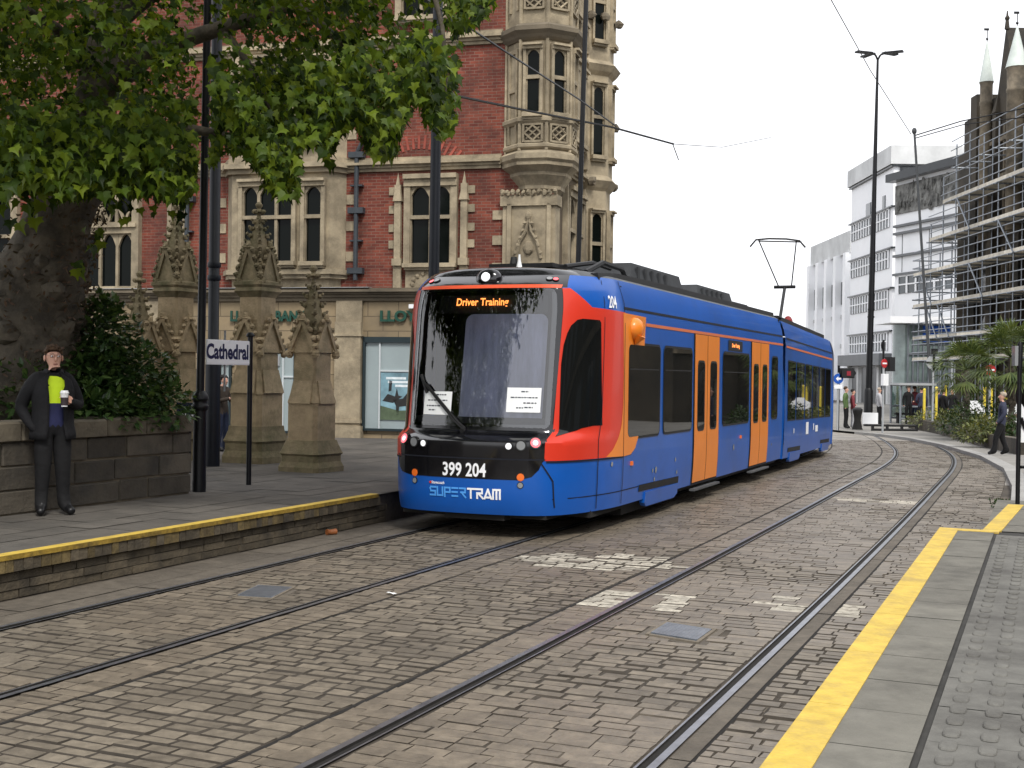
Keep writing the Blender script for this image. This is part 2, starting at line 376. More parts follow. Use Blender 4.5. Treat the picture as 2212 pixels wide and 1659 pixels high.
# top: flags laid along the platform edge
def flags(b,c0,c1,s0,s1,lw,ls,z,gap=.005,m=0,jz=.002):
    c=c0;k=0
    while c<c1-.02:
        e=min(c+lw,c1);s=s0-(k%2)*ls*.5;
        while s<s1:
            a,q=max(s,s0),min(s+ls,s1)
            if q-a>.05:
                zz=z+R.uniform(-jz,jz);b.add([trk(a+gap,c+gap,zz),trk(a+gap,e-gap,zz),trk(q-gap,e-gap,zz),trk(q-gap,c+gap,zz)],[(0,1,2,3)],m)
            s+=ls
        c=e;k+=1
SEND=onz(862,1070,PZ);SEND=SEND[0]*math.sin(TH)+SEND[1]*math.cos(TH)
pv=MB()
flags(pv,EDGE_L-.62,EDGE_L-.0,2,30,.62,.9,PZ)
flags(pv,EDGE_L-6.4,EDGE_L-.63,2,30,.6,.75,PZ)
struct(pv.build('platform',m_flagL,fix=False))
bs=MB();strip(EDGE_L-45,EDGE_L-.012,PZ-.012,-4,SMAX,b=bs);struct(bs.build('pavement',m_grout if False else brickmat('pavement_flags',(.15,.135,.122),(.115,.105,.096),(.05,.046,.042),.9,.6,rot=(0,0,TH),ms=.025,bump=.4,var=.22,sc=1.1,dark=(.075,.07,.064),dsc=.4)))
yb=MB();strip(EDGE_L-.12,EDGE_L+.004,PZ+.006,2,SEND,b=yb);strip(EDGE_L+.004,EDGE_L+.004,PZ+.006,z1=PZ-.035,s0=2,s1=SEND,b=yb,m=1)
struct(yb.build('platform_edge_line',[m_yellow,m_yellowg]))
kb=MB()
def kblock(c0,c1,s0,s1,z0,z1,m):
    P=[trk(s,c,z) for z in (z0,z1) for s,c in ((s0,c0),(s1,c0),(s1,c1),(s0,c1))]
    kb.add(P,[(0,1,2,3),(4,5,6,7),(0,1,5,4),(1,2,6,5),(2,3,7,6),(3,0,4,7)],m)
s=2.
while s<SEND:      # bricks on end under the painted lip
    wd=R.uniform(.085,.12);kblock(EDGE_L-.1,EDGE_L-.006+R.uniform(-.006,.004),s,s+wd-.008,PZ-.135,PZ-.03,2 if R.random()<.3 else 0);s+=wd
for r in range(3):
    s=2.-R.random()*.3
    while s<SEND+.3:
        wd=R.uniform(.22,.42);z0=.002+r*.072;kblock(EDGE_L-.2,EDGE_L-.05+R.uniform(-.012,.008),max(s,2),min(s+wd-.012,SEND+.3),z0,z0+.064,0);s+=wd
strip(EDGE_L-.07,EDGE_L-.07,-.01,z1=PZ-.01,s0=2,s1=SMAX,b=kb,m=1)
m_kerbb=mat('grimy_kerb_brick',(.1,.08,.052),.9,.25,8,bump=.5,bsc=40,isl=.3,dark=(.035,.03,.022),dsc=2.5)
struct(kb.build('kerb',[m_kerbb,m_joint,mat('yellow_stained_brick',(.15,.11,.045),.85,.35,9,bump=.4,dark=(.06,.045,.025),dsc=3,isl=.3)]))
# ---------------------------------------------------------------- right platform
ER=[onz(u,v,PZ) for u,v in ((1650,1659),(2030,1140),(2128,1133),(2178,1090))]
def sc_(p):
    s=p[0]*math.sin(TH)+p[1]*math.cos(TH);c=p[0]*math.cos(TH)-p[1]*math.sin(TH);return s,c
ERs=[sc_(p) for p in ER]
cE=(ERs[0][1]+ERs[1][1])/2;sE=ERs[1][0];cE2=ERs[3][1];sE2=ERs[3][0]
d3=Vector((math.sin(TH),math.cos(TH),0));n3=Vector((math.cos(TH),-math.sin(TH),0))
def sl(s,c,z=0.):
    p=d3*s+n3*c;return (p.x,p.y,gz(p.y)+z)
edge=[(1.0,cE),(sE,cE),(sE+.02,ERs[2][1]),(sE2,cE2)]
TAC=sc_(onz(2060,1400,PZ))[1]-cE
rb=MB();c=cE+.0
def flagS(b,s0,s1,c0,c1,z,g=.004,m=0):
    z+=R.uniform(-.0015,.0015);b.add([sl(s0+g,c0+g,z),sl(s0+g,c1-g,z),sl(s1-g,c1-g,z),sl(s1-g,c0+g,z)],[(0,1,2,3)],m)
s=1.
while s<sE-.1:
    e=min(s+.6,sE-.02);flagS(rb,s,e,cE+.005,cE+TAC-.004,PZ);s+=.6
TAC=sc_(onz(2060,1400,PZ))[1]-cE
s=1.
while s<sE2:
    e=min(s+.6,sE2+.02)
    for k in range(6):
        c0=cE+TAC+1.26+.6*k
        if s<sE-.5 or k>1:flagS(rb,s,e,c0,c0+.6,PZ)
    s+=.6
s=sE
while s<sE2+.6:
    flagS(rb,s,min(s+.6,sE2+.6),ERs[2][1]+.01,ERs[2][1]+1.0,PZ);flagS(rb,s,min(s+.6,sE2+.6),ERs[2][1]+1.,cE+TAC+2.45,PZ);s+=.6
struct(rb.build('platform',m_flag,fix=False))
bb=MB();P=[(1.,cE+.004),(sE-.004,cE+.004),(sE,ERs[2][1]+.01),(sE2,cE2+.004),(sE2+.01,cE2+9),(1,cE2+9)]
bb.add([sl(s,c,PZ-.01) for s,c in P]+[sl(s,c,-.02) for s,c in P],[tuple(range(6))]+[(i,(i+1)%6,(i+1)%6+6,i+6) for i in range(6)])
struct(bb.build('platform_base',m_grout))
# tactile lozenges
tb=MB();s=1.2;t0=cE+TAC+.02
sT=sE-.35
while s<sT:
    e=min(s+.6,sT);
    for k in range(3):flagS(tb,s,e,t0+.41*k,t0+.41*k+.405,PZ+.001,g=.003)
    s+=.6
s=1.25;row=0
while s<sT-.1:
    for k in range(8):
        c=t0+.09+.15*k
        if True:
            hl,hw=.07,.037;v=[]
            for (q,zz) in ((1.,.002),(.92,.008),(.68,.0115)):
                for i in range(12):
                    a=2*math.pi*i/12;ca,sa=math.cos(a),math.sin(a)
                    px=math.copysign(abs(ca)**.6,ca)*hl*q;py=math.copysign(abs(sa)**.6,sa)*hw*q
                    v.append(sl(s+px,c+py,PZ+zz))
            f=[(r*12+i,r*12+(i+1)%12,(r+1)*12+(i+1)%12,(r+1)*12+i) for r in range(2) for i in range(12)]+[tuple(range(24,36))]
            tb.add(v,f,0)
    s+=.205
struct(tb.build('tactile_paving',m_blister))
yw=.175
yb=MB();YL=[(1.,cE),(sE,cE),(sE,ERs[2][1]),(sE2,cE2)]
def yq(P):yb.add([sl(s,c,PZ+.006) for s,c in P]+[sl(s,c,PZ-.05) for s,c in P],[(0,1,2,3),(0,1,5,4),(1,2,6,5),(2,3,7,6),(3,0,4,7)])
s=1.
while s<sE:
    e=min(s+1.2,sE);yq([(s,cE-.006),(e-.006,cE-.006),(e-.006,cE+yw),(s,cE+yw)]);s+=1.2
yq([(sE-.17,cE+yw),(sE-.005,cE+yw),(sE-.005,ERs[2][1]+yw*.9),(sE-.17,ERs[2][1]+yw*.9)])
yq([(sE-.004,ERs[2][1]),(sE2,cE2),(sE2,cE2+yw),(sE-.004,ERs[2][1]+yw)])
struct(yb.build('platform_edge_line',m_yellow))
kb=MB();s=1.
while s<sE:
    e=min(s+.45,sE);kb.add([sl(s,cE+.002,-.02),sl(e-.008,cE+.002,-.02),sl(e-.008,cE+.002,PZ-.03),sl(s,cE+.002,PZ-.03)],[(0,1,2,3)]);s+=.45
struct(kb.build('kerb',m_kerbb))

# ---------------------------------------------------------------- tram
PL=[(0,0),(.25,.008),(.5,.035),(.7,.08),(.83,.135),(.93,.21),(1.01,.31),(1.08,.44),(1.15,.62),(1.21,.83),(1.265,1.1),(1.305,1.38),(1.325,1.7)]
def _dense():
    out=[];n=len(PL)
    for i in range(n-1):
        p0=PL[max(i-1,0)];p1=PL[i];p2=PL[i+1];p3=PL[min(i+2,n-1)]
        if i==0:p0=(-PL[1][0],PL[1][1])
        if i==n-2:p3=(1.325,2.1)
        for k in range(8):
            t=k/8
            out.append(tuple(.5*((2*b)+(c-a)*t+(2*a-5*b+4*c-d)*t*t+(3*b-a-3*c+d)*t**3) for a,b,c,d in zip(p0,p1,p2,p3)))
    out.append(PL[-1]);return out
PD=_dense();PA=[0.]
for a,b in zip(PD,PD[1:]):PA.append(PA[-1]+math.hypot(b[0]-a[0],b[1]-a[1]))
T0=PA[-1]
def sm(x):x=max(0,min(1,x));return x*x*(3-2*x)
def noff(z):
    if z<=1.08:return .06*max(0,(.55-z)/.3)**2
    if z<1.22:return .26*sm((z-1.08)/.14)
    if z<2.86:return .26+.25*(z-1.22)/1.64
    return .51+.24*((z-2.86)/.16)**1.3
def hwf(z):
    if z<.9:return 1-.02*((.9-z)/.6)**2
    if z<2.55:return 1.
    return 1-.085*((z-2.55)/.47)**2
def S0f(t,z):
    sg=1 if t>=0 else -1;t=abs(t)
    if t>=T0:c,s=1.325,1.7+t-T0
    else:
        i=min(len(PA)-2,max(0,bisect.bisect_right(PA,t)-1));f=(t-PA[i])/(PA[i+1]-PA[i])
        c=PD[i][0]+(PD[i+1][0]-PD[i][0])*f;s=PD[i][1]+(PD[i+1][1]-PD[i][1])*f
    o=noff(z)
    if s<1.7:s=o+s*(1.7-o)/1.7
    return (sg*c*hwf(z),s,z)
m_blue=mat('blue_tram_paint',(.006,.11,.5),.3,.08,.8,spec=.4,coat=.15,dark=(.02,.07,.26),dsc=.7,dpos=(.5,.9))
m_red=mat('red_tram_paint',(.6,.036,.016),.36,.06,1,spec=.35,coat=.1)
m_orange=mat('orange_tram_paint',(.74,.215,.02),.36,.06,1.5,spec=.4,coat=.1)
m_ostr=mat('orange_stripe',(.62,.16,.06),.4,.05,1.5)
m_tblack=mat('gloss_black_mask',(.006,.006,.008),.1,.1,2,spec=.5,coat=.5)
m_seam=mat('panel_gap',(.004,.006,.014),.8,.05,2)
m_win=glassmat('tram_window_glass',(.008,.009,.009),.02,.5)
m_rub=mat('window_rubber',(.006,.006,.007),.5,.1,2)
m_roof=mat('grey_tram_roof',(.09,.095,.1),.6,.2,2)
m_under=mat('underframe_black',(.012,.011,.01),.85,.3,4)  # near-black, the shadow under the tram is put into this colour
m_gasket=mat('black_bellows',(.006,.006,.007),.75,.2,6)
m_led=mat('amber_display_letters',(.3,.1,.02),.5,0,1,emit=(1,.28,.06,1.6))
m_lampw=mat('lit_white_lamp',(.8,.8,.8),.2,0,1,emit=(.95,.97,1,3.))
m_lampr=mat('lit_red_marker',(.6,.05,.05),.2,0,1,emit=(1,.1,.12,1.3))
m_lampd=mat('dim_white_lamp',(.7,.7,.72),.2,0,1,emit=(.95,.95,1,.35));m_lamp0=mat('unlit_lamp_lens',(.3,.31,.32),.12,0,1,spec=.8)
m_amber=mat('amber_reflector',(.8,.16,.02),.3,0,1)
m_paper=mat('white_notice_paper',(.82,.84,.84),.6,.03,4)
m_ink=mat('dark_print',(.04,.045,.07),.7,0,1)
m_blind=mat('cab_roller_blind',(.5,.52,.66),.7,.2,1.,streak=(9,9,.25))  # cab blind, lightened so part of the glass reflection sits in its colour
m_cab=mat('dark_cab_lining',(.03,.032,.036),.7,.2,2)
m_ltblue=mat('light_blue_lettering',(.08,.33,.8),.4,0,1)
m_wtext=mat('white_lettering',(.85,.86,.88),.4,0,1)
TO=(-0.526652483386437,14.126713056177636);TR=-math.radians(22.842073130473082)
tram=thing('tram','blue tram with red and orange cab sides, orange doors and number 399 204','tram',(TO[0],TO[1],0),TR)
def SF(t,z,off=0.):
    p=Vector(S0f(t,z))
    if off:
        e=.004;a=Vector(S0f(t+e,z))-Vector(S0f(t-e,z));b=Vector(S0f(t,z+e))-Vector(S0f(t,z-e));n=a.cross(b)
        n=n.normalized() if n.length>1e-9 else Vector((0,-1,0))
        if n.dot(Vector((p.x,p.y-3 if p.y<3 else 0,0)))<0:n=-n
        p=p+n*off
    return p
TE=T0+11.93-1.7      # end of the first car
def st(s):return T0+s-1.7
def patchgeo(P,off,grid=.07,fn=None,flip=1):
    fn=fn or SF;pts=[]
    if sum(a[0]*c[1]-c[0]*a[1] for a,c in zip(P,P[1:]+P[:1]))<0:P=P[::-1]
    n=len(P)
    for i in range(n):
        a,b=P[i],P[(i+1)%n];k=max(1,int(math.hypot(b[0]-a[0],b[1]-a[1])/grid))
        for j in range(k):pts.append((lerp(a[0],b[0],j/k),lerp(a[1],b[1],j/k)))
    nb=len(pts);x0=min(p[0] for p in P);x1=max(p[0] for p in P);y0=min(p[1] for p in P);y1=max(p[1] for p in P)
    ng=max(1,int((x1-x0)/grid));mg=max(1,int((y1-y0)/grid))
    if ng*mg<6000:
        for i in range(1,ng):
            for j in range(1,mg):
                x=x0+(x1-x0)*i/ng;y=y0+(y1-y0)*j/mg
                if inpoly(x,y,P):pts.append((x,y))
    r=delaunay_2d_cdt([Vector(p) for p in pts],[],[list(range(nb))],1,1e-5)
    return [fn(flip*p.x,p.y,off) for p in r[0]],[tuple(f) for f in r[2]]
def patch(name,P,off,m,parent=None,grid=.07,fn=None,both=False,smooth=30):
    if both and fn is None and P[0][0]<3.5:   # the cab end is seen from both sides
        b=MB();b.add(*patchgeo(P,off,grid,fn,-1));b.build(name,m,parent or tram,smooth)
    b=MB();b.add(*patchgeo(P,off,grid,fn));return b.build(name,m,parent or tram,smooth)
def rrect(x0,x1,y0,y1,r,n=4):
    o=[]
    for cx,cy,a0 in ((x1-r,y1-r,0),(x0+r,y1-r,90),(x0+r,y0+r,180),(x1-r,y0+r,270)):
        for k in range(n+1):
            a=math.radians(a0+90*k/n);o.append((cx+r*math.cos(a),cy+r*math.sin(a)))
    return o
# shell
ts=[i*.06 for i in range(-14,15)];tt=.84
while tt<T0+.2:tt+=.075;ts+=[tt,-tt]
tt=T0+.25
while tt<TE:ts+=[tt,-tt];tt+=.9
ts+=[TE,-TE];ts=sorted(set(round(t,4) for t in ts))
zs=[.27,.31,.36,.45,.55,.7,.9,1.06,1.09,1.12,1.15,1.18,1.22,1.25,1.4,1.8,2.2,2.55,2.62,2.7,2.78,2.83,2.86,2.9,2.94,2.98,3.02]
def shell(ts,zs,fn,hole,name,parent,mats,blk):
    b=MB()
    for z in zs:
        for t in ts:b.v.append(tuple(fn(t,z)))
    n=len(ts)
    for j in range(len(zs)-1):
        for i in range(n-1):
            tm=(ts[i]+ts[i+1])/2;zm=(zs[j]+zs[j+1])/2
            if hole and hole(tm,zm):continue
            b.f.append((j*n+i,j*n+i+1,(j+1)*n+i+1,(j+1)*n+i));b.m.append(blk(tm,zm))
    # roof crown
    rows=[[Vector(fn(t,3.02)) for t in ts]]
    cen=[Vector((0,p.y,p.z)) for p in rows[0]]
    for k,(q,dz) in enumerate(((.93,.045),(.8,.085),(.5,.11),(0,.12))):
        rows.append([Vector((p.x*q,p.y+(.28*(1-q) if p.y<1.4 else 0),p.z+dz)) for p in rows[0]])
    o=len(b.v)
    for r in rows:b.v+=[tuple(p) for p in r]
    for j in range(len(rows)-1):
        for i in range(n-1):
            tm=(ts[i]+ts[i+1])/2
            b.f.append((o+j*n+i,o+j*n+i+1,o+(j+1)*n+i+1,o+(j+1)*n+i));b.m.append(1 if abs(tm)<1.3 else 2)
    # rear bulkhead and underside
    return b.build(name,mats,parent,32,fix=False)
hole=lambda t,z:abs(t)<.84 and 1.25<z<2.83
blk=lambda t,z:1 if (z>2.87 and abs(t)<1.06) or (abs(t)<1.02 and z>1.06 and z<2.9) else 0
body=shell(ts,zs,SF,hole,'body',tram,[m_blue,m_tblack,m_roof],blk)
b=MB();b.box(-1.2,1.2,.9,11.9,.2,.28);b.box(-.9,.9,.25,.9,.22,.3);b.box(-1.25,1.25,11.86,11.9,.3,3.);b.box(-.3,.45,.12,.3,.2,.29)
for s in (2.6,4.3):
    for sx in (-.72,.72):
        b.tube([(sx-.06,s,.31),(sx+.06,s,.31)],.3,14)
b.box(-1.15,1.15,2.2,4.7,.1,.35)
b.build('underframe',m_under,tram)  # boxes kept dark to make the shadow below the floor
# front masks
MK=[(-1.0,.9),(-1.02,.84),(-.98,.76),(-.9,.705),(-.72,.675),(0,.672),(.645,.672),(.79,.71),(.87,.79),(.9,.86),(.93,.9)]
patch('lower_mask',MK,.004,m_tblack)
UM=[(-.93,.905),(.93,.905),(.95,1.1),(.965,1.23),(-.965,1.23),(-.95,1.1)]
patch('headlight_mask',UM,.004,m_tblack,grid=.035)
patch('panel_gap',[(-1.03,.893),(.94,.893),(.94,.909),(-1.03,.909)],.007,m_seam)
patch('panel_gap',[(.885,.86),(.905,.86),(1.05,.66),(1.08,.36),(1.062,.36),(1.032,.655)],.006,m_seam)
# windscreen: frame, glass, cab behind it
fr=MB()
for P in ([(-.965,1.2),(.965,1.2),(.86,1.28),(-.86,1.28)],[(-.965,2.88),(-.86,2.8),(.86,2.8),(.965,2.88)],[(-.965,1.2),(-.84,1.28),(-.84,2.8),(-.965,2.88)],[(.965,1.2),(.965,2.88),(.84,2.8),(.84,1.28)]):
    fr.add(*patchgeo(P,.005,.05))
fr.build('windscreen_frame',m_tblack,tram,30)
mg=D.materials.new('windscreen_glass');mg.use_nodes=True;N=mg.node_tree;N.nodes.clear()
g1=N.nodes.new('ShaderNodeBsdfGlossy');g1.inputs['Roughness'].default_value=.02;g2=N.nodes.new('ShaderNodeBsdfTransparent');g2.inputs[0].default_value=(.88,.9,.93,1)
fr_=N.nodes.new('ShaderNodeFresnel');fr_.inputs[0].default_value=2.2;ms_=N.nodes.new('ShaderNodeMixShader');oo=N.nodes.new('ShaderNodeOutputMaterial')
N.links.new(fr_.outputs[0],ms_.inputs[0]);N.links.new(g2.outputs[0],ms_.inputs[1]);N.links.new(g1.outputs[0],ms_.inputs[2]);N.links.new(ms_.outputs[0],oo.inputs[0])
ws=patch('windscreen',rrect(-.9,.9,1.235,2.845,.08),.009,mg,grid=.06)
b=MB();b.add(*patchgeo(rrect(-.86,.86,1.25,1.36,.03),-.02));b.build('dashboard',m_cab,tram)
b=MB();b.box(-1.25,1.25,1.75,1.8,.4,2.95);b.box(-1.1,1.1,.75,1.75,.9,1.15);b.build('cab_wall',m_cab,tram)
b=MB();b.add(*patchgeo(rrect(-.24,.8,1.27,2.56,.1),-.05));b.build('sun_blind',m_blind,tram)
b=MB();b.box(-.25,.25,1.2,1.32,1.15,1.9);b.box(-.14,.14,1.18,1.3,1.9,2.12);b.box(-.3,.3,1.1,1.5,1.1,1.25);b.build('driver_seat',m_cab,tram)
b=MB();b.add(*patchgeo(rrect(-.62,.79,2.565,2.775,.02),-.03));dp=b.build('destination_display',m_blackm,tram)
v,f=textgeo('Driver Training',.17,0,.003)
w0=max(p[0] for p in v)-min(p[0] for p in v);q=.72/w0
q*=.93;b=MB();b.add([SF(p[0]*q-.03,2.69+p[1]*q*1.12,-.004) for p in v],f);b.build('display_text',m_led,dp)
# notices
def notice(x0,x1,z0,z1,lines):
    b=MB();b.add(*patchgeo([(x0,z0),(x1,z0),(x1,z1),(x0,z1)],.013,.08));nf=len(b.f)
    for (z,a,c) in lines:
        x=lerp(x0,x1,a);xe=lerp(x0,x1,c)
        while x<xe:
            wd=R.uniform(.018,.045);b.add(*patchgeo([(x,lerp(z0,z1,z)-.007),(min(x+wd,xe),lerp(z0,z1,z)-.007),(min(x+wd,xe),lerp(z0,z1,z)+.007),(x,lerp(z0,z1,z)+.007)],.016,.3));x+=wd+.01
    b.m=[0]*nf+[1]*(len(b.f)-nf);b.build('paper_notice',[m_paper,m_ink],tram)
notice(.375,.775,1.42,1.7,[(.84,.42,.64),(.6,.12,.62),(.6,.64,.9),(.38,.5,.88),(.18,.3,.5),(.2,.54,.78)])
notice(-.7,-.315,1.37,1.64,[(.86,.45,.8),(.62,.15,.85),(.38,.12,.8),(.2,.2,.45)])
# wiper
b=MB();P=[SF(-.75+(.61)*i/6,1.78-.58*i/6,.03) for i in range(7)];b.tube(P,.014,5)
P=[SF(-.66+(.56)*i/6,1.72-.52*i/6,.035) for i in range(7)];b.tube(P,.012,5);b.tube([SF(-.77,1.83,.025),SF(-.66,1.62,.025)],.02,5);b.tube([SF(-.13,1.2,.02),SF(-.12,1.17,.03)],.03,6)
b.build('wiper',m_blackm,tram)
# red cab side
RED=[(.93,.889),(.985,2.85),(1.1,2.855),(1.5,2.645),(2.42,2.625),(2.57,2.62),(2.57,.885)]
patch('red_cab_panel',RED,.006,m_red,grid=.04,both=True)
b=MB()
for P in ([(-.97,2.852),(.97,2.852),(.99,2.888),(-.99,2.888)],):b.add(*patchgeo(P,.009))
b.add(*patchgeo([(-.985,2.85),(-.945,.9),(-.96,.9),(-1.005,2.85)],.008));b.build('red_trim',mat('orange_red_trim',(.72,.1,.04),.35,0,1),tram)
CW=[(1.68,2.5),(1.72,2.47),(1.845,1.27),(1.62,1.27),(1.38,1.245),(1.015,1.15),(.99,1.98),(1.01,2.2),(1.05,2.33),(1.1,2.42),(1.2,2.49),(1.3,2.505)]
patch('cab_side_window',CW,.012,m_win,grid=.035,both=True)
OR=[(2.6,2.615),(3.42,2.605),(3.37,2.26),(2.66,2.27),(2.6,1.9),(2.56,1.5),(2.48,1.27),(2.36,1.1),(2.2,.97),(2.02,.89),(2.6,.875),(2.85,.885),(3.03,.955),(3.13,1.08),(3.16,1.13),(2.68,1.12),(2.63,1.2),(2.63,2.2),(2.6,2.3)]
OR=[(2.47,2.615),(3.42,2.605),(3.37,2.24),(3.0,2.24),(3.0,1.13),(3.17,1.12),(3.13,1.06),(3.03,.955),(2.85,.885),(2.6,.875),(2.02,.89),(2.2,.97),(2.36,1.1),(2.46,1.27),(2.51,1.5),(2.52,1.9),(2.49,2.3)]
patch('orange_flash',OR,.0085,m_orange,grid=.05,both=True)
b=MB();
for sx in (1,):
    c=SF(sx*2.93,2.44,0);b.blob((c.x,c.y,c.z),(.13,.16,.14),0,12,8);b.tube([(c.x+sx*.07,c.y,c.z-.08),(c.x+sx*.02,c.y,c.z-.2)],[.09,.01],8)
b.build('camera_pod',m_orange,tram,60)
# seams, stripes, side windows and doors, mirrored on the far side
def sidep(name,s0,s1,z0,z1,off,m,r=0.,parent=None,fn=None,both=True,T=st):
    P=rrect(T(s0),T(s1),z0,z1,r) if r else [(T(s0),z0),(T(s1),z0),(T(s1),z1),(T(s0),z1)]
    return patch(name,P,off,m,parent,.25 if r==0 else .12,fn,both)
for s_,z0,z1 in ((.98,.3,2.98),(1.7,.3,3.0)):sidep('panel_gap',s_,s_+.016,z0,z1,.0105,m_seam)
patch('panel_gap',[(.9,.862),(2.4,.852),(TE,.852),(TE,.866),(2.4,.868),(.9,.882)][:0] or [(.95,.868),(2.55,.862),(2.55,.876),(.95,.886)],.0105,m_seam,both=True)
sidep('panel_gap',1.7,11.9,2.66,2.69,.004,m_seam)
sidep('panel_gap',.2,2.4,.45,.462,.004,m_seam)
sidep('orange_stripe',2.6,11.9,2.49,2.53,.005,m_ostr)
for a,c in ((1.87,3.25),(3.46,4.92),(6.87,8.8),(10.83,11.38)):
    w_=sidep('window',a-.03,c+.03,1.07,2.27,.008,m_rub,.1);sidep('window_pane',a,c,1.1,2.24,.011,m_win,.08,w_)
    if c-a>1:sidep('vent_line',a+.05,c-.05,1.93,1.945,.0125,m_rub,0,w_)
for a,c in ((5.08,6.58),(9.0,10.5)):
    mdl=(a+c)/2
    sidep('door_surround',a-.05,c+.05,.26,2.53,.004,m_seam)
    for x0,x1 in ((a,mdl-.012),(mdl+.012,c)):
        d_=sidep('door',x0,x1,.3,2.48,.012,m_orange);pw=(x1-x0)
        sidep('door_window',x0+.15,x1-.15,1.05,2.1,.015,m_rub,.09,d_);sidep('door_pane',x0+.18,x1-.18,1.08,2.07,.017,m_win,.08,d_)
    b=MB()
    for sx in (1,):b.obox(SF(sx*st(mdl),.2,.03),(1,0,0),.04,(0,1,0),.78,(0,0,1),.015)
    b.build('door_step',m_roof,tram)
w_=sidep('side_display',7.21,8.25,2.29,2.46,.008,m_rub,.02);v,f=textgeo('Driver Training',.1,0,.001);w0=max(p[0] for p in v)-min(p[0] for p in v)
b=MB();b.add([SF(st(7.73)+p[0]*.55/w0,2.375+p[1]*.55/w0,.011) for p in v],f);b.build('display_text',m_led,w_)
# bogie slots and equipment covers low on the side
def bogie(s0,fn=SF,T=st,parent=None):
    b=MB()
    for sx in (1,):b.add(*patchgeo([(T(s0),.385),(T(s0+1.9),.36),(T(s0+1.9),.455),(T(s0),.47)],.006,.3,fn,sx))
    b.build('bogie_slot',m_under,tram)
    b=MB()
    for sx in (1,):
        P=[fn(sx*T(s0+x),z,o) for o in (.02,-.05) for x,z in ((.27,.36),(1.85,.36),(1.85,.22),(1.7,.17),(.35,.17),(.27,.22))]
        b.add(P,[tuple(range(6)),tuple(range(6,12))]+[(i,(i+1)%6,(i+1)%6+6,i+6) for i in range(6)])
    b.build('bogie_cover',m_blue,tram)
bogie(2.42)
for s_,z_,r_ in ((3.0,.62,.03),(3.15,.62,.045),(5.0-.9,.7,.03),(3.1,.5,.03),(4.2,.52,.03),(7.7,.7,.05),(10.9,.6,.03),(1.35,.8,.03)):
    n_=10;b=MB().add([SF(st(s_)+r_*math.cos(2*math.pi*k/n_),z_+r_*math.sin(2*math.pi*k/n_),.007) for k in range(n_)],[tuple(range(n_))]);b.build('filler_cap',m_lamp0,tram)
for s_,z_ in ((2.05,.77),(8.2,.85)):
    b=MB().obox(SF(st(s_),z_,.01),(1,0,0),.012,(0,1,0),.03,(0,0,1),.025);b.build('side_reflector',m_amber,tram)
v,f=textgeo('204',.2,0,.004);b=MB();b.add([SF(2.08+p[0]*.9,2.72+p[1],.011) for p in v],f);b.build('fleet_number_side',m_wtext,tram)
v,f=textgeo('CREW',.07,0,.002);b=MB();b.add([SF(1.78+p[0],.985+p[1],.0115) for p in v],f);b.build('small_lettering',m_wtext,tram) if False else None
# lamps
def disc(t,z,r,h,m,m2,name,h2=.002):
    p=SF(t,z,.0);nrm=(SF(t,z,.05)-p).normalized();b=MB();u=nrm.orthogonal().normalized();w=nrm.cross(u);n=16
    for rr,o0,mi in ((r*1.25,h,1),(r,h+h2,0)):
        b.add([p+nrm*(o0)+(u*math.cos(2*math.pi*k/n)+w*math.sin(2*math.pi*k/n))*rr for k in range(n)],[tuple(range(n))],mi)
    b.add([p+nrm*(h if i else -.02)+(u*math.cos(2*math.pi*k/n)+w*math.sin(2*math.pi*k/n))*r*1.25 for i in range(2) for k in range(n)],[(k,(k+1)%n,(k+1)%n+n,k+n) for k in range(n)],1)
    return b.build(name,[m,m2],tram)
for sx in (-1,1):
    disc(sx*.825,1.085,.055,.03,m_lampr,m_tblack,'marker_light');disc(sx*.668,1.06,.05,.025,m_lamp0,m_rub,'headlight');disc(sx*.53,1.05,.036,.025,m_lampd,m_rub,'headlight')
    disc(sx*.825,1.085,.024,.036,m_lampd,m_lampd,'marker_bulb',.001)
    disc(sx*.667,.705,.034,.008,m_amber,m_amber,'amber_reflector');disc(sx*.667,.615,.03,.006,m_lamp0,m_rub,'sensor')
    disc(sx*.79,2.965,.036,.012,m_lamp0,m_rub,'marker_light');disc(sx*.875,2.955,.03,.012,m_lampr,m_rub,'marker_light')
b=MB();p=SF(0,2.96,0);b.blob((p.x-.02,p.y+.03,p.z+.01),(.17,.1,.13),0,14,8);b.build('lamp_housing',m_tblack,tram,60)
b=MB();b.lathe([(.055,0),(.055,.012),(.04,.02)],16);o=b.build('headlight',m_lampd,tram);o.location=(p.x-.02,p.y-.07,p.z+.03);o.rotation_euler=(math.radians(80),0,0)
# lettering on the front
v,f=textgeo('399 204',.17,0,.004);w0=max(p[0] for p in v)-min(p[0] for p in v);q=.54/w0
b=MB();b.add([SF(p[0]*q-.005,.762+p[1]*q*1.25,.009) for p in v],f);b.build('fleet_number',m_wtext,tram)
# angular operator lettering drawn as strokes: (x0,y0,x1,y1) on a unit letter
LET={'S':[(1,1,.1,1),(.1,1,0,.85),(0,.85,.1,.55),(.1,.55,.9,.55),(.9,.55,.9,.1),(.9,.1,0,.1)],'U':[(0,1,0,.1),(0,.1,.9,.1),(.9,.1,.9,1)],'P':[(0,0,0,1),(0,1,.9,1),(.9,1,.9,.5),(.9,.5,.15,.5)],'E':[(.9,1,0,1),(0,.55,.85,.55),(0,.1,.9,.1)],'R':[(0,1,.9,1),(.9,1,.9,.55),(.9,.55,.2,.55),(.35,.5,.95,0)],
'T':[(0,1,1,1),(.45,1,.45,0)],'r':[(0,1,.9,1),(.9,1,.9,.55),(.9,.55,.15,.55),(.15,.55,.15,.0),(.35,.5,1,0)],'A':[(0,0,.5,1),(.5,1,1,0),(.3,.12,.75,.12)],'M':[(0,0,0,1),(0,1,1,1),(1,1,1,0),(.5,1,.5,0)]}
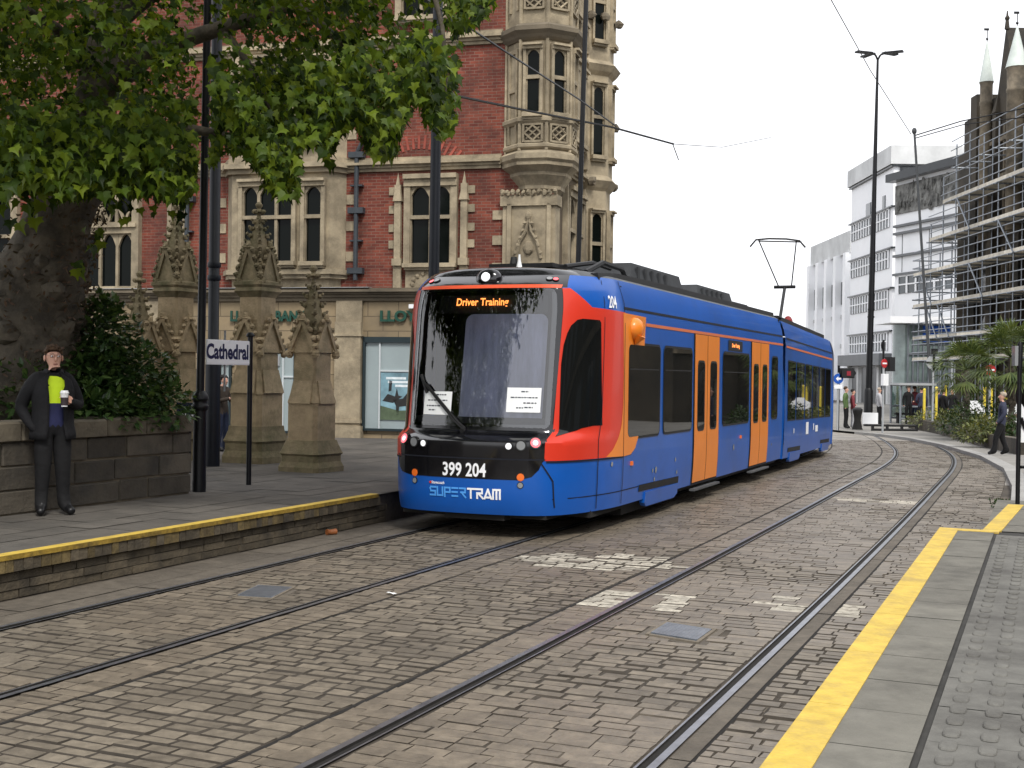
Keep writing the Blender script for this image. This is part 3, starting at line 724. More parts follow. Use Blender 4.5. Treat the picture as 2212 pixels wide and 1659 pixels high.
def strokes(word,x,w,gap,h,th,m,name):
    b=MB()
    for ch in word:
        for (x0,y0,x1,y1) in LET[ch]:
            a=Vector((x+x0*w,y0*h));c=Vector((x+x1*w,y1*h));dd=(c-a).normalized();pp=Vector((-dd.y,dd.x))*th/2;a-=dd*th/2;c+=dd*th/2
            b.add(*patchgeo([tuple(a-pp),tuple(c-pp),tuple(c+pp),tuple(a+pp)],.006,.05,lambda t,z,o:SF(t,.455+z,o)))
        x+=w+gap
    b.build(name,m,tram)
strokes('SUPER',-.44,.075,.022,.1,.02,m_ltblue,'operator_lettering')
strokes('TrAM',.05,.08,.022,.1,.022,m_wtext,'operator_lettering')
v,f=textgeo('Stagecoach',.05,0,.001);w0=max(p[0] for p in v)-min(p[0] for p in v);b=MB();b.add([SF(-.335+p[0]*.17/w0,.607+p[1]*.9,.007) for p in v],f);b.build('small_lettering',m_wtext,tram)
disc(-.44,.607,.012,.006,m_red,m_red,'small_emblem')
# roof equipment
b=MB()
for sx in (1,):
    P=[(sx*1.1,1.25,3.02),(sx*1.1,2.0,3.07)]+[(sx*1.1,s_,3.09) for s_ in (4,8,11.9)]
    for (x0,y0,z0),(x1,y1,z1) in zip(P,P[1:]):
        b.add([(x0-sx*.06,y0,2.98),(x0+sx*.05,y0,2.98),(x0+sx*.03,y0,z0+.05),(x0-sx*.06,y0,z0+.05),(x1-sx*.06,y1,2.98),(x1+sx*.05,y1,2.98),(x1+sx*.03,y1,z1+.05),(x1-sx*.06,y1,z1+.05)],[(0,1,2,3),(4,5,6,7),(0,1,5,4),(1,2,6,5),(2,3,7,6),(3,0,4,7)])
b.build('roof_rail',m_blackm,tram)
def rbox(x0,x1,y0,y1,z0,z1,name):
    b=MB();b.add([(x0,y0,z0),(x1,y0,z0),(x1,y1,z0),(x0,y1,z0),(x0+.08,y0+.25,z1),(x1-.08,y0+.25,z1),(x1-.08,y1-.08,z1),(x0+.08,y1-.08,z1)],[(0,1,2,3),(4,5,6,7),(0,1,5,4),(1,2,6,5),(2,3,7,6),(3,0,4,7)])
    for k in range(5):b.box(x1-.05,x1-.02,y0+.4+k*.35,y0+.5+k*.35,z0+.06,z1-.05)
    return b.build(name,m_rbox,tram)
m_rbox=mat('charcoal_roof_box',(.035,.038,.042),.6,.25,2)
rbox(-.8,.8,3.6,6.45,3.1,3.43,'roof_box');rbox(-.8,.8,7.25,9.95,3.1,3.39,'roof_box');rbox(-.75,.75,10.1,11.7,3.1,3.28,'roof_box')
b=MB();b.box(-.7,.7,1.55,3.4,3.1,3.17);b.box(-.35,.5,1.4,2.8,3.17,3.22);b.tube([(.75,1.9,3.14),(.8,2.4,3.3),(.8,3.2,3.28),(.75,3.6,3.15)],.035,6);b.tube([(.55,1.7,3.2),(.6,2.6,3.32),(.6,3.3,3.3)],.03,6);b.tube([(-.1,1.6,3.15),(-.1,1.6,3.32)],[.07,.04],8);b.build('roof_cabling',m_blackm,tram)
b=MB();b.lathe([(.05,0),(.02,.12),(.012,.2)],8,(.1,1.3,3.12));b.build('aerial',m_white,tram)
# ---- second and third cars, following the curve
def frame2(s0,s1,cc=C1):
    p=trk(s0,cc);q=trk(s1,cc);v=Vector((q[0]-p[0],q[1]-p[1],q[2]-p[2]));return Vector(p),v.normalized(),v.length
Minv=tram.matrix_world.inverted()
def carfn(P0,dv,a0):
    rt=Vector((dv.y,-dv.x,0)).normalized();up=rt.cross(dv)
    def fn(t,z,off=0.):
        # t: signed distance along the side measured from a0, sign = side
        sg=1 if t>=0 else -1;a=abs(t)
        p=P0+dv*(a0+a)+rt*sg*(1.325*hwf(z)+off)+up*z
        return Minv@p
    return fn
pC,dC,_=frame2(25.5,33.5);f2=carfn(pC,dC,24.98-25.5)
L2=8.5
def car(fn,L,nm):
    b=MB();zz=[.27,.36,.6,.9,1.5,2.2,2.55,2.7,2.86,2.95,3.02]
    for sx in (1,):
        o=len(b.v)
        for z in zz:b.v+=[tuple(fn(sx*1e-4,z)),tuple(fn(sx*L,z))]
        for j in range(len(zz)-1):b.f.append((o+2*j,o+2*j+1,o+2*j+3,o+2*j+2));b.m.append(0)
    A=[fn(1e-4,3.02),fn(L,3.02),fn(-L,3.02),fn(-1e-4,3.02)];q=lambda p,o:(p+(Vector((sum((x.x for x in A))/4,sum(x.y for x in A)/4,p.z))-p)*0)
    mid0=(A[0]+A[3])/2+Vector((0,0,.1));mid1=(A[1]+A[2])/2+Vector((0,0,.1))
    b.add(A+[mid0,mid1],[(0,1,5,4),(3,4,5,2)],2)
    for e in (1e-4,L):b.add([fn(e,.27),fn(e,1.5),fn(e,3.02),fn(-e,3.02),fn(-e,1.5),fn(-e,.27)],[tuple(range(6))],0)
    b.add([fn(1e-4,.28),fn(L,.28),fn(-L,.28),fn(-1e-4,.28)],[(0,1,2,3)],1)
    return b.build(nm,[m_blue,m_under,m_roof],tram)
car(f2,L2,'body')
T2=lambda s:s
def sp2(name,a,c,z0,z1,off,m,parent=None,fn=f2):return sidep(name,a,c,z0,z1,off,m,0.,parent,fn,True,T2)
edges=[.33,1.6,3.0,4.35,5.6,6.9,8.17]
for a,c in zip(edges,edges[1:]):
    w_=sp2('window',a+.05,c-.05,1.02,2.25,.006,m_rub);sp2('window_pane',a+.08,c-.08,1.05,2.22,.01,m_win,w_)
sp2('orange_stripe',.1,8.45,2.49,2.53,.006,m_ostr);sp2('panel_gap',.1,8.45,2.66,2.69,.006,m_seam)
for s_ in (.6,6.2):
    bogie(s_,f2,T2)
for a,c,z0,z1 in ((3.3,3.75,.68,.95),(4.6,4.75,.75,.9),(5.0,5.5,.7,.85),(1.3,1.4,.75,.85)):
    b=MB().add(*patchgeo([(a,z0),(c,z0),(c,z1),(a,z1)],.007,1,f2));b.build('side_label',m_wtext,tram)
b=MB()
for sx in (1,):
    P=[f2(sx*(.2+a),2.98,-.15) for a in (0,2,4,6,8)]
    for p,q in zip(P,P[1:]):b.add([p+Vector((-.06,0,0)),p+Vector((.06,0,0)),p+Vector((.05,0,.16)),p+Vector((-.05,0,.16)),q+Vector((-.06,0,0)),q+Vector((.06,0,0)),q+Vector((.05,0,.16)),q+Vector((-.05,0,.16))],[(0,1,2,3),(4,5,6,7),(0,1,5,4),(1,2,6,5),(2,3,7,6),(3,0,4,7)])
b.build('roof_rail',m_blackm,tram)
p=f2(4.6,3.02,-.5);b=MB().blob((p.x,p.y,p.z+.2),(.12,.12,.2),0,10,6);b.build('roof_beacon',m_lampr if False else mat('dull_red_beacon',(.25,.02,.02),.3,0,1),tram)
# gangway bellows
b=MB();N_=5
for k in range(N_):
    for sx in (1,):
        pass
rows=[]
for k in range(2*N_+1):
    f_=k/(2*N_);ins=.09 if k%2 else .03
    row=[]
    for x,z in ((1,.3),(1,1.5),(1,2.7),(.9,3.05),(-.9,3.05),(-1,2.7),(-1,1.5),(-1,.3)):
        A=Vector((x*(1.3-ins),11.9,z));Bp=f2((1e-4 if x>0 else -1e-4),z,-.03-ins) if abs(x)==1 else f2((1e-4 if x>0 else -1e-4),3.02,-.15-ins)+Vector((0,0,.03))
        row.append(A.lerp(Bp,f_))
    rows.append(row)
for r in rows:b.v+=[tuple(p) for p in r]
for j in range(len(rows)-1):
    for i in range(8):b.f.append((j*8+i,j*8+(i+1)%8,(j+1)*8+(i+1)%8,(j+1)*8+i));b.m.append(0)
b.build('gangway_bellows',m_gasket,tram)
# third car, turned away round the bend
e=pC+dC*(24.98-25.5+L2+.45);an=math.atan2(dC.x,dC.y)-math.radians(13)
f3=carfn(e,Vector((math.sin(an),math.cos(an),-.008)).normalized(),0.)
car(f3,12.,'body')
w_=sp2('window',.4,3.6,1.07,2.27,.008,m_rub,None,f3);sp2('window_pane',.45,3.55,1.1,2.24,.011,m_win,w_,f3)
w_=sp2('window',5.5,8.6,1.07,2.27,.008,m_rub,None,f3);sp2('window_pane',5.55,8.55,1.1,2.24,.011,m_win,w_,f3)
sp2('door',3.9,5.3,.3,2.48,.008,m_orange,None,f3)
b=MB()
for x,z in ((1.2,.4),(1.2,2.9),(-1.2,2.9),(-1.2,.4)):
    pass
A=[f2(sx*L2,z,-.08) for sx,z in ((1,.35),(1,3.),(-1,3.),(-1,.35))];Bq=[f3(sx*1e-4,z,-.08) for sx,z in ((1,.35),(1,3.),(-1,3.),(-1,.35))]
b.add(A+Bq,[(i,(i+1)%4,(i+1)%4+4,i+4) for i in range(4)]);b.build('gangway_bellows',m_gasket,tram)
# pantograph
b=MB();k0=Vector((0,11.2,3.2));kn=Vector((0,12.4,3.95));tp=5.0
pl=Minv@Vector(atY(1695,622,26.0));bl=Minv@Vector(atY(1633,518,25.5));br=Minv@Vector(atY(1727,520,25.5));k0=Minv@Vector(atY(1685,688,25.2))
b.tube([k0,pl],.032,6);b.tube([pl+Vector((-.22,0,.02)),pl+Vector((.22,0,.02))],.035,6);b.tube([pl+Vector((-.12,0,.02)),bl.lerp(br,.06)],.014,5);b.tube([pl+Vector((.14,0,.02)),bl.lerp(br,.93)],.014,5)
mid=bl.lerp(br,.5);b.tube([bl+Vector((-.12,0,-.14)),bl,bl.lerp(br,.3)+Vector((0,0,.03)),bl.lerp(br,.7)+Vector((0,0,.03)),br,br+Vector((.12,0,-.14))],.02,6);b.tube([bl+Vector((0,.25,0)),br+Vector((0,.25,0))],.015,5)
b.build('pantograph',m_blackm,tram)

# ---------------------------------------------------------------- corner building, red brick with stone dressings
m_brick=brickmat('red_brick',(.28,.076,.048),(.165,.042,.03),(.24,.15,.115),.225,.075,rot=(math.radians(90),0,0),ms=.1,rough=.88,bump=.5,var=.42,sc=1.5,dark=(.075,.036,.03),dsc=.8,dpos=(.46,.72))
m_stone=mat('buff_sandstone',(.41,.34,.23),.85,.24,2.2,bump=.4,bsc=30,dark=(.17,.14,.095),dsc=1.3,isl=.16,dpos=(.44,.72))
m_ashlar=brickmat('sandstone_ashlar',(.37,.285,.175),(.32,.25,.155),(.14,.11,.075),.8,.36,rot=(math.radians(90),0,0),ms=.03,rough=.85,bump=.35,var=.22,sc=1.6,dark=(.15,.12,.085),dsc=.8)
m_ashside=brickmat('sandstone_ashlar_side',(.37,.285,.175),(.32,.25,.155),(.14,.11,.075),.8,.36,rot=(math.radians(90),0,math.radians(90)),ms=.03,rough=.85,bump=.35,var=.22,sc=1.6,dark=(.15,.12,.085),dsc=.8)
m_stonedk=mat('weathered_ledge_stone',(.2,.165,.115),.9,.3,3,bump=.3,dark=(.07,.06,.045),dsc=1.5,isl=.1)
m_pane=glassmat('dark_window_glass',(.005,.007,.006),.04,.1)
m_lead=mat('lead_flashing',(.35,.36,.37),.5,.2,4)
m_green=mat('green_shop_lettering',(.008,.07,.045),.4,.1,2)
m_shopg=mat('shop_window_interior',(.36,.43,.44),.35,.08,.7,spec=.5)
m_pipe=mat('blue_grey_drainpipe',(.045,.055,.065),.5,.2,3)
BO=Vector(onz(760,945,.36));BA=math.radians(-15)
BX=Vector((math.cos(BA),math.sin(BA),0));BY=Vector((-math.sin(BA),math.cos(BA),0))
bld=thing('corner_building','red brick and sandstone corner building with mullioned windows and corner turret behind the tram','building',(BO.x,BO.y,0),BA)
def fw(u,v,out=0.):
    o=BO-BY*out;return planehit(u,v,(o.x,o.y),(BX.x,BX.y))
face=lambda x,o,z:(x,-o,z)
ZB=.1;ZL=3.62;ZC2=6.78;ZC3=9.75;XL=-16.;XR=3.75
TWC=4.62;AP=.78            # turret centre and apothem
TL=AP*2*math.tan(math.radians(22.5))
XSIDE=TWC+.42;YT=AP-.45;SIDE=3.3
b=MB();b.box(XL,XSIDE-.02,.0,SIDE+.5,ZL,13.5);b.build('brick_wall',m_brick,bld)
b=MB();b.box(XL,XSIDE-.02,-.04,SIDE+.5,ZB,ZL+.01);b.build('ground_floor_wall',m_ashlar,bld)
b=MB();b.box(XSIDE-.02,XSIDE,.3,SIDE+1.2,ZB,13.5);b.build('side_wall',m_ashside,bld)
def course(b,x0,x1,z0,prof,fn=face):
    """moulding: prof = list of (height, projection)"""
    z=z0
    for h,p in prof:
        v=[fn(x0,-.05,z),fn(x1,-.05,z),fn(x1,-.05,z+h),fn(x0,-.05,z+h),fn(x0,p,z),fn(x1,p,z),fn(x1,p,z+h),fn(x0,p,z+h)]
        b.add(v,[(0,1,2,3),(4,5,6,7),(0,1,5,4),(1,2,6,5),(2,3,7,6),(3,0,4,7)]);z+=h
LEDGE=[(.09,.1),(.07,.16),(.05,.22),(.06,.3),(.04,.2)];CRS=[(.08,.07),(.07,.12),(.06,.2),(.08,.12),(.05,.05)]
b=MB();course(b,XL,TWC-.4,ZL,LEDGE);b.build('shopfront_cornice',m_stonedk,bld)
b=MB();course(b,XL,XR,ZC2,CRS);b.build('string_course',m_stone,bld)
b=MB();course(b,XL,XR,ZC3,CRS);b.build('string_course',m_stone,bld)
b=MB();b.box(XL,.5,-.3,-.02,ZL+.311,ZL+.325);b.build('ledge_flashing',m_lead,bld)
def archpoly(x0,x1,z0,z1,zs,n=7):
    """spandrel pair above a depressed pointed arch between springing zs and top z1"""
    xm=(x0+x1)/2;L=[(x0,zs)];Rr=[(x1,zs)]
    for i in range(1,n+1):
        t=i/n;a=(1-(1-t)**2.1)
        zz=zs+(z1-.02-zs)*a;L.append((x0+(xm-x0)*t,zz));Rr.append((x1+(xm-x1)*t,zz))
    return L+[(xm,z1),(x0,z1)],[ (x,z) for x,z in Rr]+[(xm,z1),(x1,z1)]
def gothic_window(fn,x0,x1,z0,z1,n,tr=None,bd=.12,dep=.14,mul=.075,parent=None,head=.42,sill=True,glass=None):
    parent=parent or bld;b=MB()
    def bx(xa,xb,za,zb,d=dep,d0=-.02):
        v=[fn(xa,d0,za),fn(xb,d0,za),fn(xb,d0,zb),fn(xa,d0,zb),fn(xa,d,za),fn(xb,d,za),fn(xb,d,zb),fn(xa,d,zb)]
        b.add(v,[(0,1,2,3),(4,5,6,7),(0,1,5,4),(1,2,6,5),(2,3,7,6),(3,0,4,7)])
    bx(x0-bd,x0,z0,z1);bx(x1,x1+bd,z0,z1);bx(x0-bd,x1+bd,z1,z1+bd*1.1,dep+.03);bx(x0-bd,x1+bd,z1+bd*1.1,z1+bd*1.8,dep+.1)
    bx(x0-bd*.3,x0+.03,z0,z1,dep-.045);bx(x1-.03,x1+bd*.3,z0,z1,dep-.045)
    bx(x0-bd,x1+bd,z0-.1,z0,dep+.08);bx(x0-bd*.8,x1+bd*.8,z0-.16,z0-.1,dep+.03)
    w=(x1-x0+mul)/n
    for i in range(1,n):
        xm=x0+w*i-mul;bx(xm,xm+mul,z0,z1,dep-.04)
    if tr:
        bx(x0,x1,tr-.045,tr+.045,dep-.015)
    for i in range(n):
        xa=x0+w*i;xb=xa+w-mul
        for P in archpoly(xa,xb,z0,z1,z1-(xb-xa)*head*1.35):
            b.prism(P,lambda x,z,d:fn(x,d,z),.015,dep-.05)
    o=b.build('window',m_stone,parent)
    g=MB();g.add([fn(x0,.012,z0),fn(x1,.012,z0),fn(x1,.012,z1),fn(x0,.012,z1)],[(0,1,2,3)]);g.build('pane',glass or m_pane,o)
    f=MB()
    for i in range(n):
        xa=x0+w*i;xb=xa+w-mul;q=.022
        for za,zb in (((z0,tr-.045),(tr+.045,z1)) if tr else ((z0,z1),)):
            for (a,c,e,h) in ((xa,xa+q,za,zb),(xb-q,xb,za,zb),(xa,xb,za,za+q*1.3)):
                v=[fn(a,.012,e),fn(c,.012,e),fn(c,.012,h),fn(a,.012,h),fn(a,.03,e),fn(c,.03,e),fn(c,.03,h),fn(a,.03,h)];f.add(v,[(0,1,2,3),(4,5,6,7),(0,1,5,4),(1,2,6,5),(2,3,7,6),(3,0,4,7)])
    f.build('glazing_frame',m_black,o)
    return o
def wz(u,v,out=.0):return fw(u,v,out)
# two-light window between drainpipe and corner
a=wz(888,570);c=wz(977,402);gothic_window(face,a[0],c[0],a[1],c[1],2,wz(930,470)[1],bd=.16)
b=MB()
xa,xb=a[0]-.33,c[0]+.33
for x in (xa,xb):
    b.box(x-.1,x+.1,-.1,.02,ZL+.3,a[1]+.0);b.box(x-.12,x+.12,-.16,.02,a[1]-.05,a[1]+.12);b.box(x-.08,x+.08,-.12,.02,a[1]+.12,c[1]+.05)
    b.add([(x-.11,-.16,c[1]-.35),(x+.11,-.16,c[1]-.35),(x+.11,0,c[1]-.35),(x-.11,0,c[1]-.35),(x,-.08,c[1]+.35)],[(0,1,2,3),(0,1,4),(1,2,4),(2,3,4),(3,0,4)])
for z in (4.9,5.3,5.75,6.2):
    for x,s in ((xa-.16,-1),(xb+.16,1)):b.box(x-.09,x+.09,-.035,.02,z,z+.19)
# carved apron under the sill
b.box(a[0]-.12,c[0]+.12,-.07,.02,ZL+.3,a[1]-.16)
for k in range(9):
    t=k/8;ang=math.pi*(1-t);x=(a[0]+c[0])/2+.45*math.cos(ang);z=ZL+.4+.28*math.sin(ang)
    b.blob((x,-.08,z),(.06,.04,.06),0,6,4,.2)
b.build('window_dressing',m_stone,bld)
# wide bay window
a=wz(526,566,.35);c=wz(635,402,.35);e0=wz(660,566,.35);e1=wz(698,402,.35)
bay=lambda x,o,z:(x,-o-.34,z)
bx0,bx1=wz(500,500,.35)[0],wz(712,500,.35)[0]
b=MB()
def bayring(b,z0,z1,g,k=.0):
    P=[(bx0-.3-g,.02),(bx0-g*.6,-.34-g),(bx1+g*.6,-.34-g),(bx1+.3+g,.02)]
    b.add([(x,y,z) for z in (z0,z1) for x,y in P],[(0,1,2,3),(4,5,6,7)]+[(i,(i+1)%4,(i+1)%4+4,i+4) for i in range(4)])
bayring(b,4.36,9.7,0);bayring(b,4.26,4.38,.12);bayring(b,4.16,4.27,.05);bayring(b,3.95,4.17,-.12);bayring(b,ZC2-.02,ZC2+.36,.1);bayring(b,ZC2+.1,ZC2+.22,.2)
b.build('bay_stonework',m_stone,bld)
for z in (0,3.05):
    tr=wz(600,470,.35)[1]+z
    gothic_window(bay,a[0],c[0],a[1]+z,c[1]+z,3,tr,bd=.1);gothic_window(bay,e0[0],e1[0],e0[1]+z,e1[1]+z,1,tr,bd=.1)
b=MB()
for x in (bx1+.42,bx0-.45):
    for z in (4.6,5.35,6.0,7.6,8.4):b.box(x-.12,x+.12,-.03,.02,z,z+.24)
b.build('quoins',m_stone,bld)
# windows further left, largely behind the plane tree
a=wz(186,620);c=wz(292,505);gothic_window(face,a[0],c[0],a[1],c[1],3,None,bd=.14,head=.6)
b=MB();zz0=c[1]+.3;x0,x1=a[0],c[0];w3=(x1-x0)/3
for i in range(3):
    xa=x0+w3*i;xm=xa+w3/2;P=[(xa,zz0+.5),(xm,zz0+1.),(xa+w3,zz0+.5),(xm,zz0)]
    for p,q in zip(P,P[1:]+P[:1]):b.tube([(p[0],-.1,p[1]),(q[0],-.1,q[1])],.045,4)
    b.box(xa-.04,xa+.04,-.13,.02,zz0-.1,zz0+1.1)
b.box(x0-.15,x1+.15,-.14,.02,zz0+1.0,zz0+1.14);b.box(x0-.15,x1+.15,-.14,.02,zz0-.15,zz0-.0);b.box(x1,x1+.2,-.18,.02,ZL+.3,zz0+2.4)
b.build('tracery_panel',m_stone,bld)
g=MB();g.add([(x0,-.012,zz0),(x1,-.012,zz0),(x1,-.012,zz0+2.3),(x0,-.012,zz0+2.3)],[(0,1,2,3)]);g.build('pane',m_pane,bld)
a=wz(388,470);gothic_window(face,a[0]-.16,a[0]+.16,a[1]-1.3,a[1]+.9,1,a[1]+.1,bd=.12)
for u in (8,-60):
    a=wz(u,560);gothic_window(face,a[0]-.3,a[0]+.3,a[1]-.3,a[1]+1.6,1,a[1]+.6,bd=.2)
for xx in (1.2,):
    gothic_window(face,xx-.0,xx+1.0,10.5,12.3,2,11.5,bd=.16)
b=MB();c0=wz(905,345)
for k in range(-9,10):      # rubbed-brick relieving arch over the first-floor window
    an=math.radians(90+k*6);p=Vector((c0[0]+math.cos(an)*1.45,0,ZC2-.75+math.sin(an)*1.45))
    b.obox((p.x,-.006,p.z),(math.cos(an),0,math.sin(an)),.17,(0,1,0),.012,(-math.sin(an),0,math.cos(an)),.03)
b.build('brick_arch',mat('rubbed_brick',(.36,.085,.055),.8,.2,4,isl=.2),bld)
# drainpipes
def pipe(u,v0,v1,top=True):
    x=wz(u,v1,.1)[0];z0=wz(u,v1,.1)[1];z1=wz(u,v0,.1)[1];b=MB()
    P=[(x,-.12,z0),(x,-.12,z1-.35),(x+.25,-.12,z1+.1)] if top else [(x,-.12,z0),(x,-.12,z1)]
    b.tube(P,.06,8)
    for v in ((335,455,585) if top else (430,560)):
        z=wz(u,v,.1)[1];b.box(x-.2,x+.2,-.19,-.02,z-.07,z+.07)
    for v in ((401,520) if top else (500,)):
        z=wz(u,v,.1)[1];b.box(x-.16,x+.16,-.15,-.02,z-.02,z+.02)
    return b.build('drainpipe',m_pipe,bld)
pipe(768,300,605);pipe(403,260,600,False)
# corner turret: half octagon corbelled out over a carved pier
def oct(r,n=8):   # circumradius for apothem r
    return r/math.cos(math.pi/8)
def ring(b,rr,zz,m=0):
    """stack of octagon rings: list of (apothem, z)"""
    b.lathe([(oct(r),z) for r,z in zip(rr,zz)],8,(TWC,YT,0),m,math.pi/8)
b=MB()
ring(b,[AP-.02]*2,[6.95,13.5]);b.build('turret_wall',m_stone,bld)
b=MB()
ring(b,[.3,.5,.55,.55,.66,.7,.7,.8,.86,.86,.92,.92,.8],[5.95,6.2,6.24,6.32,6.5,6.55,6.62,6.72,6.76,6.84,6.9,7.02,7.1]);b.build('turret_corbel',m_stone,bld,20)
for z in (ZC3-.08,):
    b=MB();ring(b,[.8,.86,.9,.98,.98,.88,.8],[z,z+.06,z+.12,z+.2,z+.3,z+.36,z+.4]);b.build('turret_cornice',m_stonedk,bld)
b=MB();ring(b,[.8,.86,.86,.8],[7.72,7.78,7.86,7.9]);ring(b,[.8,.84,.84,.8],[7.14,7.18,7.24,7.28]);b.build('turret_band',m_stone,bld)
def facet(k):
    an=math.radians(-90+45*k);nx,ny=math.cos(an),math.sin(an);tx,ty=-ny,nx
    return lambda x,o,z:(TWC+nx*(AP-.02+o)+tx*x,YT+ny*(AP-.02+o)+ty*x,z)
def quatre(fn,x0,x1,z0,z1,name='tracery_panel'):
    b=MB();xm,zm=(x0+x1)/2,(z0+z1)/2
    P=[(x0,zm),(xm,z1),(x1,zm),(xm,z0)]
    for p,q in zip(P,P[1:]+P[:1]):b.tube([fn(p[0],.05,p[1]),fn(q[0],.05,q[1])],.028,4)
    for s in (-1,1):
        b.tube([fn(lerp(x0,x1,.1),.04,lerp(z0,z1,.5-.38*s)),fn(xm,.05,zm),fn(lerp(x0,x1,.9),.04,lerp(z0,z1,.5+.38*s))],.022,4)
    for xa,xb,za,zb in ((x0-.05,x0,z0-.04,z1+.04),(x1,x1+.05,z0-.04,z1+.04),(x0,x1,z1,z1+.05),(x0,x1,z0-.05,z0)):
        v=[fn(xa,.0,za),fn(xb,0,za),fn(xb,0,zb),fn(xa,0,zb),fn(xa,.07,za),fn(xb,.07,za),fn(xb,.07,zb),fn(xa,.07,zb)];b.add(v,[(0,1,2,3),(4,5,6,7),(0,1,5,4),(1,2,6,5),(2,3,7,6),(3,0,4,7)])
    o=b.build(name,m_stone,bld)
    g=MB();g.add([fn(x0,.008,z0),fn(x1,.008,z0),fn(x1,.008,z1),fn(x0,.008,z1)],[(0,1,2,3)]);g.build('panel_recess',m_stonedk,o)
m_skyp=m_pane
hw_=TL/2
for k in (0,1,2):
    fn=facet(k)
    for dz in (0,3.1):
        quatre(fn,-.2,.2,7.33+dz,7.68+dz)
        gothic_window(fn,-.17,.17,7.97+dz,9.45+dz,1,8.8+dz,bd=.07,dep=.1)
fn=facet(-1);b=MB()
for dz in (0,3.1):
    for xa,xb,za,zb in ((-.2,-.14,7.3,9.5),(.14,.2,7.3,9.5),(-.14,.14,9.4,9.5),(-.14,.14,8.5,8.6)):
        v=[fn(xa,.0,za+dz),fn(xb,0,za+dz),fn(xb,0,zb+dz),fn(xa,0,zb+dz),fn(xa,.05,za+dz),fn(xb,.05,za+dz),fn(xb,.05,zb+dz),fn(xa,.05,zb+dz)];b.add(v,[(0,1,2,3),(4,5,6,7),(0,1,5,4),(1,2,6,5),(2,3,7,6),(3,0,4,7)])
b.build('blind_panel',m_stone,bld)
b=MB()
for k in range(8):      # shafts at the angles
    an=math.radians(22.5+45*k);r=oct(AP)
    b.tube([(TWC+r*math.cos(an),YT+r*math.sin(an),z) for z in (7.1,13.4)],.045,6)
b.build('turret_shaft',m_stone,bld,50)
# carved pier below the turret
b=MB();x0,x1=wz(1086,500,.12)[0],wz(1200,500,.12)[0]
b.box(x0,x1,-.14,.3,ZL+.3,6.0);b.box(x0+.12,x0+.22,-.2,-.1,ZL+.35,5.9);b.box(x1-.2,x1-.1,-.2,-.1,ZL+.35,5.9);b.box(x0-.05,x1+.05,-.2,.3,5.85,6.1)
xm=(x0+x1)/2
for s in (-1,1):
    b.tube([(xm+s*.3,-.16,4.6),(xm+s*.22,-.18,5.0),(xm+s*.06,-.19,5.25),(xm,-.19,5.6)],[.05,.045,.04,.02],5)
    for k in range(5):b.blob((xm+s*(.3-.055*k),-.2,4.75+.17*k),(.05,.04,.05),0,5,4,.25)
b.blob((xm,-.18,4.85),(.12,.05,.16),0,6,5,.2);b.blob((xm,-.2,5.62),(.07,.05,.09),0,6,5,.2)
for k in range(11):b.blob((lerp(x0,x1,k/10),-.2,6.16+R.uniform(-.02,.02)),(.07,.07,.08),0,6,4,.3)
b.build('carved_pier',m_stone,bld)
b=MB()
for z in (4.3,4.95,5.55):b.box(x0-.28,x0,-.04,.02,z,z+.22)
b.build('quoins',m_stone,bld)
# side elevation towards the main street: windows, strings, a second turret
sd=lambda x,o,z:(XSIDE+o,x,z)      # x runs back along the side
for z0 in (4.5,7.75,10.9):
    gothic_window(sd,1.25,1.95,z0,z0+1.75,1,z0+.95,bd=.14)
    gothic_window(sd,2.45,2.85,z0,z0+1.75,1,z0+.95,bd=.1)
b=MB()
for z in (ZL,):course(b,.6,SIDE,z,LEDGE,sd)
for z in (ZC2,ZC3,12.9):course(b,.6,SIDE,z,CRS,sd)
for x in (1.0,2.2,3.1):
    for za,zb in ((4,6.7),(7.2,9.7),(10.2,12.8)):
        v=[sd(x-.07,-.02,za),sd(x+.07,-.02,za),sd(x+.07,-.02,zb),sd(x-.07,-.02,zb),sd(x-.06,.16,za),sd(x+.06,.16,za),sd(x+.06,.12,zb),sd(x-.06,.12,zb)];b.add(v,[(0,1,2,3),(4,5,6,7),(0,1,5,4),(1,2,6,5),(2,3,7,6),(3,0,4,7)])
b.build('side_dressings',m_stone,bld)
b=MB();cx,cy=XSIDE-.2,SIDE+.6
pr=[(.75,ZB),(.75,3.6),(.85,3.7),(.75,3.95),(.75,6.7),(.82,6.78),(.93,6.95),(.8,7.1),(.78,9.7),(.88,9.8),(.98,9.95),(.8,10.1),(.8,12.7),(.95,12.85),(.95,13.),(.8,13.4)]
b.lathe([(oct(r),z) for r,z in pr],8,(cx,cy,0),0,math.pi/8);b.build('side_turret',m_stone,bld)
for z0 in (4.3,7.6,10.6):
    for an in (-90,-45,0):
        a_=math.radians(an);nx,ny=math.cos(a_),math.sin(a_)
        fn=lambda x,o,z,nx=nx,ny=ny:(cx+nx*(.79+o)-ny*x,cy+ny*(.79+o)+nx*x,z)
        gothic_window(fn,-.17,.17,z0,z0+1.8,1,z0+1.,bd=.06,dep=.08)
for k in range(7):
    b=MB();z=R.choice((6.9,9.9,12.9,8.5,11.2));an=math.radians(R.uniform(-80,30));b.blob((cx+.95*math.cos(an),cy+.95*math.sin(an),z),(.13,.1,.12),0,6,4,.3);b.build('carved_boss',m_stonedk,bld)
